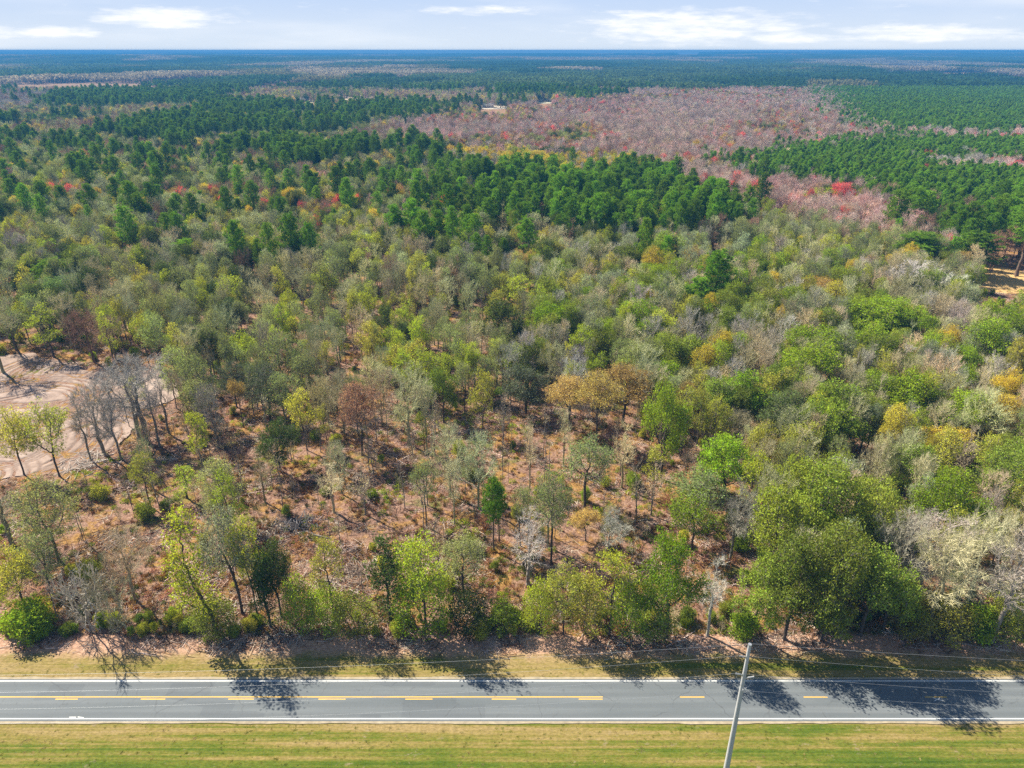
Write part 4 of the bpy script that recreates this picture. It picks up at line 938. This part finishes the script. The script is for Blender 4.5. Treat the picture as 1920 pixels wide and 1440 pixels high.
def floor_growth():
    g = np.random.default_rng(61)
    def pts(n, y0, y1):
        Y = y0 + (y1 - y0) * g.random(n) ** 1.25; X = (g.random(n) * 2 - 1) * (.77 * (Y * CP + H * SP) + 6); zi, px, py = zone_index(X, Y); return X, Y, zi
    def cols(keys, w, n): return np.stack([tint_of(k, g) for k in g.choice(keys, n, p=np.array(w) / sum(w))])
    PAL.update({'g_straw': (.42, .32, .14), 'g_rust': (.36, .19, .06), 'g_green': (.17, .21, .04), 'g_lime': (.26, .30, .04), 'l_pale': (.58, .48, .39), 'l_brown': (.24, .13, .085), 'l_dark': (.09, .065, .05), 'l_rust': (.38, .20, .10), 'h_pink': (.42, .22, .17)})
    for name, n, P, keys, w, smin, smax in (('dry_grass', 26000, TUFT, ['g_straw', 'g_rust', 'g_green'], [4, 4, 2], .5, 1.3), ('low_plants', 15000, HERB, ['g_green', 'g_lime', 'g_rust', 'h_pink'], [4, 2, 3, 3], .4, 1.25), ('branch_litter', 22000, LITT, ['l_pale', 'l_brown', 'l_dark', 'l_rust'], [5, 3, 2, 2], .5, 1.3)):
        X, Y, zi = pts(n, EDGE_Y - (3.0 if name == 'branch_litter' else .2), 260); k = (zi != 0); cl = fbm(X, Y, 9, 301 + n)
        k &= g.random(len(X)) < np.clip((cl - .38) * 4, .08, 1)
        X, Y = X[k], Y[k]; T = cols(keys, w, len(X))
        if name == 'low_plants':      # the green patches of the clearing
            gp = vnoise(X, Y, 11, 411); gm = gp > .62; T[gm] = np.stack([tint_of('lime' if g.random() < .5 else 'bright', g) for _ in range(gm.sum())]) if gm.any() else T[gm]
        scatter(name, np.column_stack([X, Y, ground_h(X, Y) - .02]), g.uniform(0, 6.283, len(X)), g.uniform(smin, smax, len(X)), g.integers(0, len(P), len(X)), T, P)
    # short grass of the mown verges
    n = 1500; Y = np.where(g.random(n) < .62, g.uniform(ROAD_N - 14, ROAD_N - .3, n), g.uniform(ROAD_F + .3, EDGE_Y - 2, n)); X = (g.random(n) * 2 - 1) * (.77 * (Y * CP + H * SP))
    v = fbm(X * .08, Y, 1.6, 501) * .7 + fbm(X, Y, 7, 502) * .5
    PAL.update({'v_straw': (.42, .34, .14), 'v_lime': (.27, .28, .05), 'v_green': (.16, .20, .025)})
    T = np.stack([tint_of('v_straw' if q > .66 else 'v_lime' if q > .5 else 'v_green', g) for q in v])
    scatter('grass', np.column_stack([X, Y, np.full(n, .03)]), g.uniform(0, 6.283, n), np.column_stack([g.uniform(.25, .6, n)] * 2 + [g.uniform(.05, .12, n)]), g.integers(0, 4, n), T, TUFT)
floor_growth()

def sticks(name, loc, n, L, w, spread, hgt, mat, label, cat, tint, seed):
    g = np.random.default_rng(seed); mb = MB(); a = g.uniform(0, 6.283, n); D = norm(np.column_stack([np.cos(a), np.sin(a), g.normal(.1, .35, n)])); P = np.column_stack([g.normal(0, spread, (n, 2)), np.zeros(n)])
    P[:, 2] = np.maximum(.08, hgt * np.exp(-(P[:, 0] ** 2 + P[:, 1] ** 2) / (2 * spread ** 2)) * g.uniform(.1, 1, n)); l = L * g.uniform(.4, 1.2, n)[:, None]; ww = w * g.uniform(.4, 1.3, n)
    A = P - D * l / 2; A[:, 2] = np.maximum(A[:, 2], .02); B = P + D * l / 2; B[:, 2] = np.maximum(B[:, 2], .02)
    add_tubes(mb, A, B, ww, ww * .5, 4, 0, g.uniform(.55, 1.3, n)); e = empty(name, (loc[0], loc[1], float(ground_h(*loc)))); o = link('branches', mb.mesh('branches', [mat]), e); o['kind'] = 'stuff'; o['tint'] = tint; return tag(e, label, cat)
sticks('brush_pile', at(556, 992), 150, 3.2, .09, 2.2, 1.0, M['twig'], 'charred grey brush pile on the clearing floor, left of centre', 'brush pile', (.13, .12, .12), 1)
sticks('brush_pile', at(690, 905), 120, 3.0, .09, 2.4, 1.0, M['twig'], 'dark brush pile in the shade at the clearing back', 'brush pile', (.12, .09, .08), 2)
sticks('brush_pile', at(160, 870), 110, 4.0, .10, 2.6, .7, M['twig'], 'pale heap of cut branches at the edge of the dirt lot', 'brush pile', (.55, .48, .42), 3)
sticks('brush_pile', at(660, 1080), 90, 3.2, .08, 2.0, .8, M['twig'], 'tan brush pile in the clearing, left of the big lime tree', 'brush pile', (.34, .26, .21), 4)
def log(px, py, L, ang, label, r=.16):
    X, Y = at(px, py); mb = MB(); n = 6; g = np.random.default_rng(int(px)); t = np.linspace(-.5, .5, n); P = np.column_stack([t * L * math.cos(ang), t * L * math.sin(ang), np.full(n, r * .9)]) + g.normal(0, .05, (n, 3)); P[:, 2] = np.abs(P[:, 2])
    rr = np.linspace(r, r * .6, n); add_tubes(mb, P[:-1], P[1:], rr[:-1], rr[1:], 7)
    s2 = g.integers(1, n - 1, 4); add_spikes(mb, P[s2], g.normal(size=(4, 3)) * np.array([1, 1, .4]) + np.array([0, 0, .4]), g.uniform(.5, 1.4, 4), np.full(4, .05), 0, 1.0)
    e = link('fallen_log', mb.mesh('fallen_log', [M['twig_grey']])); e.location = (X, Y, float(ground_h(X, Y))); tag(e, label, 'log')
log(772, 1022, 5, .9, 'short pale fallen log in the clearing behind the big lime tree'); log(596, 1010, 6, -.4, 'fallen grey log right of the charred brush pile')
log(1180, 985, 7, .3, 'fallen log in the clearing right of the orange-leaved small tree'); log(870, 905, 8, -.7, 'long fallen log in the clearing above the thin pines'); log(446, 1016, 6, .2, 'fallen log behind the grey-silver verge tree')

# ------------------------------------------------------------------ utility pole and its wires
def utility_pole():
    Yp = 60.0; zt = height_at(Yp, 1209); d = Yp * CP + (H - zt) * SP; Xp = (1406 - 960) / FPX * d
    M['concrete'] = plain('weathered_concrete', (.42, .42, .41), .85, nscale=2.0, amt=.18); M['steel'] = plain('galvanised_steel', (.45, .46, .47), .45, .7); M['porcelain'] = plain('grey_polymer', (.50, .51, .52), .5)
    M['wire'] = plain('aluminium_wire', (.42, .43, .44), .5, .5)
    e = empty('utility_pole', (Xp, Yp, 0)); tag(e, 'tall grey tapered utility pole standing on the near grass verge', 'utility pole')
    mb = MB(); n = 14; z = np.linspace(0, zt, n); r = np.linspace(.36, .19, n); P = np.column_stack([z * 0, z * 0, z]); add_tubes(mb, P[:-1], P[1:], r[:-1], r[1:], 20); link('shaft', mb.mesh('shaft', [M['concrete']]), e)
    mb = MB(); P = np.array([[0, 0, zt - .02], [0, 0, zt + .10]]); add_tubes(mb, P[:1], P[1:], [.22], [.21], 20); k = np.arange(20) * 2 * math.pi / 20
    mb.add(np.column_stack([np.cos(k) * .21, np.sin(k) * .21, np.full(20, zt + .10)]), [list(range(20))], 0, 1.0); link('pole_cap', mb.mesh('pole_cap', [M['steel']]), e)
    zs = []
    for i, (py, sx, L) in enumerate(((1231, -1, .75), (1264, -1, .85), (1270, 1, .95))):
        zz = height_at(Yp, py) - .1; rr = np.interp(zz, [0, zt], [.36, .19])
        A = np.array([[sx * rr * .8, 0, zz]]); B = np.array([[sx * (rr + L), -.05, zz + .28]]); mb = MB(); add_tubes(mb, A, B, [.045], [.04], 8)
        add_tubes(mb, np.array([[sx * rr * .9, 0, zz - .12]]), np.array([[sx * rr * .9, 0, zz + .16]]), [.09], [.09], 8); br = link('bracket', mb.mesh('bracket', [M['steel']]), e)
        mb = MB(); a = A + (B - A) * .35
        for q in range(9): c = a + (B - a) * (q / 9); c2 = a + (B - a) * ((q + .55) / 9); add_tubes(mb, c, c2, [.105 if q % 2 == 0 else .05], [.105 if q % 2 == 0 else .05], 10)
        link('insulator', mb.mesh('insulator', [M['porcelain']]), e); zs.append((Xp + B[0, 0], Yp + B[0, 1], zz + .28))
    # hanging jumper loop between the two lower arms
    t = np.linspace(0, 1, 12)[:, None]; a = np.array(zs[1]) - np.array([Xp, Yp, 0]); b = np.array(zs[2]) - np.array([Xp, Yp, 0]); P = a + (b - a) * t; P[:, 2] -= 1.5 * 4 * (t * (1 - t))[:, 0]; P[:, 1] -= .55 * np.sin(t[:, 0] * math.pi)
    mb = MB(); rr = np.full(11, .025); add_tubes(mb, P[:-1], P[1:], rr, rr, 5); link('jumper_wire', mb.mesh('jumper_wire', [M['wire']]), e)
    zl = height_at(Yp, 1287); rl = float(np.interp(zl, [0, zt], [.36, .19]))
    mb = MB(); add_tubes(mb, np.array([[0, -rl, zl - .1]]), np.array([[0, -rl - .35, zl]]), [.05], [.05], 8); link('wire_clamp', mb.mesh('wire_clamp', [M['steel']]), e)
    ends = [(Xp, Yp, zt + .16, 'topmost', 5.0), (*zs[0], 'second highest', 6.0), (*zs[1], 'third highest', 6.0), (Xp, Yp - rl - .35, zl, 'lowest', 5.6)]
    for x, y, z, w, sag in ends:
        for sx, side in ((-1, 'left'), (1, 'right')):
            n = 60; t = np.linspace(0, 1, n + 1); xs = x + sx * t * 210; P = np.column_stack([xs, np.full(n + 1, y), z - 4 * sag * t * (1 - t)])
            mb = MB(); r = np.full(n, .010); add_tubes(mb, P[:-1], P[1:], r, r, 5); o = link('power_line', mb.mesh('power_line', [M['wire']])); tag(o, '%s power line running %s from the utility pole' % (w, side), 'power line', 'power lines strung along the road')
utility_pole()

# ------------------------------------------------------------------ far places: fields, houses
def field(px, py, rx, ry, name, c, lift=.35):
    X, Y = at(px, py); a = np.linspace(0, 2 * math.pi, 33)[:-1]; x0, _ = at(px - rx, py); x1, _ = at(px + rx, py); _, ya = at(px, py + ry); _, yb = at(px, py - ry)
    q = np.sign(np.cos(a)) * np.abs(np.cos(a)) ** .5; w = np.sign(np.sin(a)) * np.abs(np.sin(a)) ** .5
    x = X + q * (x1 - x0) / 2; y = np.where(w > 0, Y + w * (yb - Y), Y + w * (Y - ya)); z = ground_h(x, y) + lift
    mb = MB(); V = np.column_stack([np.append(x, X), np.append(y, Y), np.append(z, float(ground_h(X, Y)) + lift)]); mb.add(V, [[i, (i + 1) % 32, 32] for i in range(32)], 0, 1.0, False)
    return tag(link(name, mb.mesh(name, [plain(name, c, .95, nscale=.02, amt=.3)])), kind='structure')
field(672, 181, 34, 7, 'fallow_field', (.52, .40, .26)); field(570, 192, 20, 4, 'house_lawn', (.34, .30, .16)); field(925, 202, 26, 4, 'sandy_yard', (.55, .47, .36)); field(1020, 192, 14, 3, 'farm_yard', (.38, .34, .22))
ORANGE = field(1880, 528, 75, 26, 'dry_grass_field', (.46, .30, .12), .1)
M['house_wall'] = plain('white_siding', (.72, .71, .68), .7); M['roof_grey'] = plain('grey_shingle', (.24, .24, .25), .8); M['roof_white'] = plain('white_metal_roof', (.78, .78, .77), .5); M['pane'] = plain('dark_window', (.04, .05, .06), .15, spec=.6); M['door'] = plain('brown_door', (.20, .12, .08), .6)
def box(mb, x0, x1, y0, y1, z0, z1):
    V = np.array([(x, y, z) for z in (z0, z1) for y in (y0, y1) for x in (x0, x1)]); mb.add(V, [[0, 2, 3, 1], [4, 5, 7, 6], [0, 1, 5, 4], [2, 6, 7, 3], [0, 4, 6, 2], [1, 3, 7, 5]], 0, 1.0)
def house(px, py, w, dp, h, roof, label, rz=0.0):
    X, Y = at(px, py); e = empty('house', (X, Y, float(ground_h(X, Y)))); e.rotation_euler = (0, 0, rz); tag(e, label, 'house')
    mb = MB(); box(mb, -w / 2, w / 2, -dp / 2, dp / 2, -.3, h); link('wall', mb.mesh('wall', [M['house_wall']]), e)
    mb = MB(); r = h + dp * .28; o = .5
    V = np.array([(-w / 2 - o, -dp / 2 - o, h - .1), (w / 2 + o, -dp / 2 - o, h - .1), (w / 2 + o, dp / 2 + o, h - .1), (-w / 2 - o, dp / 2 + o, h - .1), (-w / 2 - o, 0, r), (w / 2 + o, 0, r)])
    mb.add(V, [[0, 1, 5, 4], [2, 3, 4, 5], [3, 2, 1, 0]], 0, 1.0); mb.add(V[[0, 4, 3]], [[0, 1, 2]], 0, 1.0); mb.add(V[[1, 2, 5]], [[0, 1, 2]], 0, 1.0); link('roof', mb.mesh('roof', [roof]), e)
    for x in np.arange(-w / 2 + 2, w / 2 - 1, 3.4):
        mb = MB(); box(mb, x - .6, x + .6, -dp / 2 - .06, -dp / 2 + .1, .9, 2.3); link('window', mb.mesh('window', [M['pane']]), e)
    mb = MB(); box(mb, -.2, .9, -dp / 2 - .08, -dp / 2 + .1, 0, 2.1); link('door', mb.mesh('door', [M['door']]), e)
house(569, 191, 15, 9, 4.2, M['roof_grey'], 'far white house with grey roof among trees, left of the fallow field', .15)
house(558, 190.5, 7, 6, 3.2, M['roof_white'], 'small white outbuilding beside the far grey-roofed house', .1)
house(915, 202.5, 17, 10, 3.8, M['roof_grey'], 'grey-roofed house beside the pale sandy yard at the swamp edge', -.1)
house(1016, 191, 9, 7, 3.4, M['roof_white'], 'far white house behind the swamp, nearer the centre of two', .2)
house(1028, 191, 8, 7, 3.4, M['roof_white'], 'far white house behind the swamp, farther right of two', -.1)

# ------------------------------------------------------------------ woods out to the horizon
def patch_mesh(seed, n, side, bare):
    g = np.random.default_rng(seed); mb = MB(); x, y = g.uniform(-side / 2, side / 2, (2, n)); h = g.uniform(9, 17, n); k = 11; t = np.repeat(np.arange(n), k)
    q = norm(g.normal(size=(n * k, 3))) * g.uniform(.5, 1, (n * k, 1)) * np.array([2.9, 2.9, 3.2]); P = np.column_stack([x, y, h])[t] + q; lv = g.uniform(.6, 1.35, n)[t] * g.uniform(.8, 1.2, n * k)
    add_leaves(mb, P, 3.4, g, 0, lv, .5, .8); add_spikes(mb, np.column_stack([x, y, np.zeros(n)]), np.tile([0, 0, 1.], (n, 1)), h, np.full(n, .25), 0, .35)
    return mb.mesh('wood_patch', [M['leaf']])
PATCH = [patch_mesh(900 + i, 330, 124, 0) for i in range(5)]
def distant():
    C = candidates(1540, 13900, 112, 71); X, Y = C[:, 0], C[:, 1]; g = np.random.default_rng(72); px, py = proj(X, Y, 12)
    v = fbm(X, Y * .55, 520, 601, 3); w = fbm(X, Y * .5, 900, 602, 3); keep = ~((px > 1262) & (px < 1318) & (py > 100.5) & (py < 108)) & ~((w > .66) & (v > .5))
    X, Y, v, w, px, py = X[keep], Y[keep], v[keep], w[keep], px[keep], py[keep]
    base = np.where((v > .60)[:, None], np.array([[.34, .29, .23]]), np.where((v > .54)[:, None], np.array([[.20, .19, .09]]), np.where((w > .5)[:, None], np.array([[.06, .11, .03]]), np.array([[.10, .15, .05]]))))
    T = base * g.uniform(.8, 1.2, (len(X), 1)); scatter('distant_forest', np.column_stack([X, Y, ground_h(X, Y) - .2]), g.integers(0, 4, len(X)) * math.pi / 2 + g.normal(0, .1, len(X)), np.column_stack([g.uniform(.95, 1.1, len(X))] * 2 + [g.uniform(.85, 1.3, len(X))]), g.integers(0, 5, len(X)), T, PATCH)
    field(1290, 104.5, 28, 1.6, 'green_field', (.22, .30, .05), .5)
distant()

# ------------------------------------------------------------------ the air
def haze():
    bx, y0, y1, z0, z1 = 17200, -420, 14300, -1.2, 84.5
    mb = MB(); box(mb, -bx, bx, y0, y1, z0, z1); m, t, o = NT('haze'); v = t.nodes.new('ShaderNodeVolumePrincipled'); v.inputs['Density'].default_value = HAZE_DENSITY; v.inputs['Color'].default_value = HAZE_COLOR; v.inputs['Anisotropy'].default_value = 0.0
    t.links.new(v.outputs[0], o.inputs['Volume']); tag(link('haze', mb.mesh('haze', [m])), kind='stuff')
HAZE_DENSITY = 0.00020; HAZE_COLOR = (.06, .27, .58, 1)
haze()
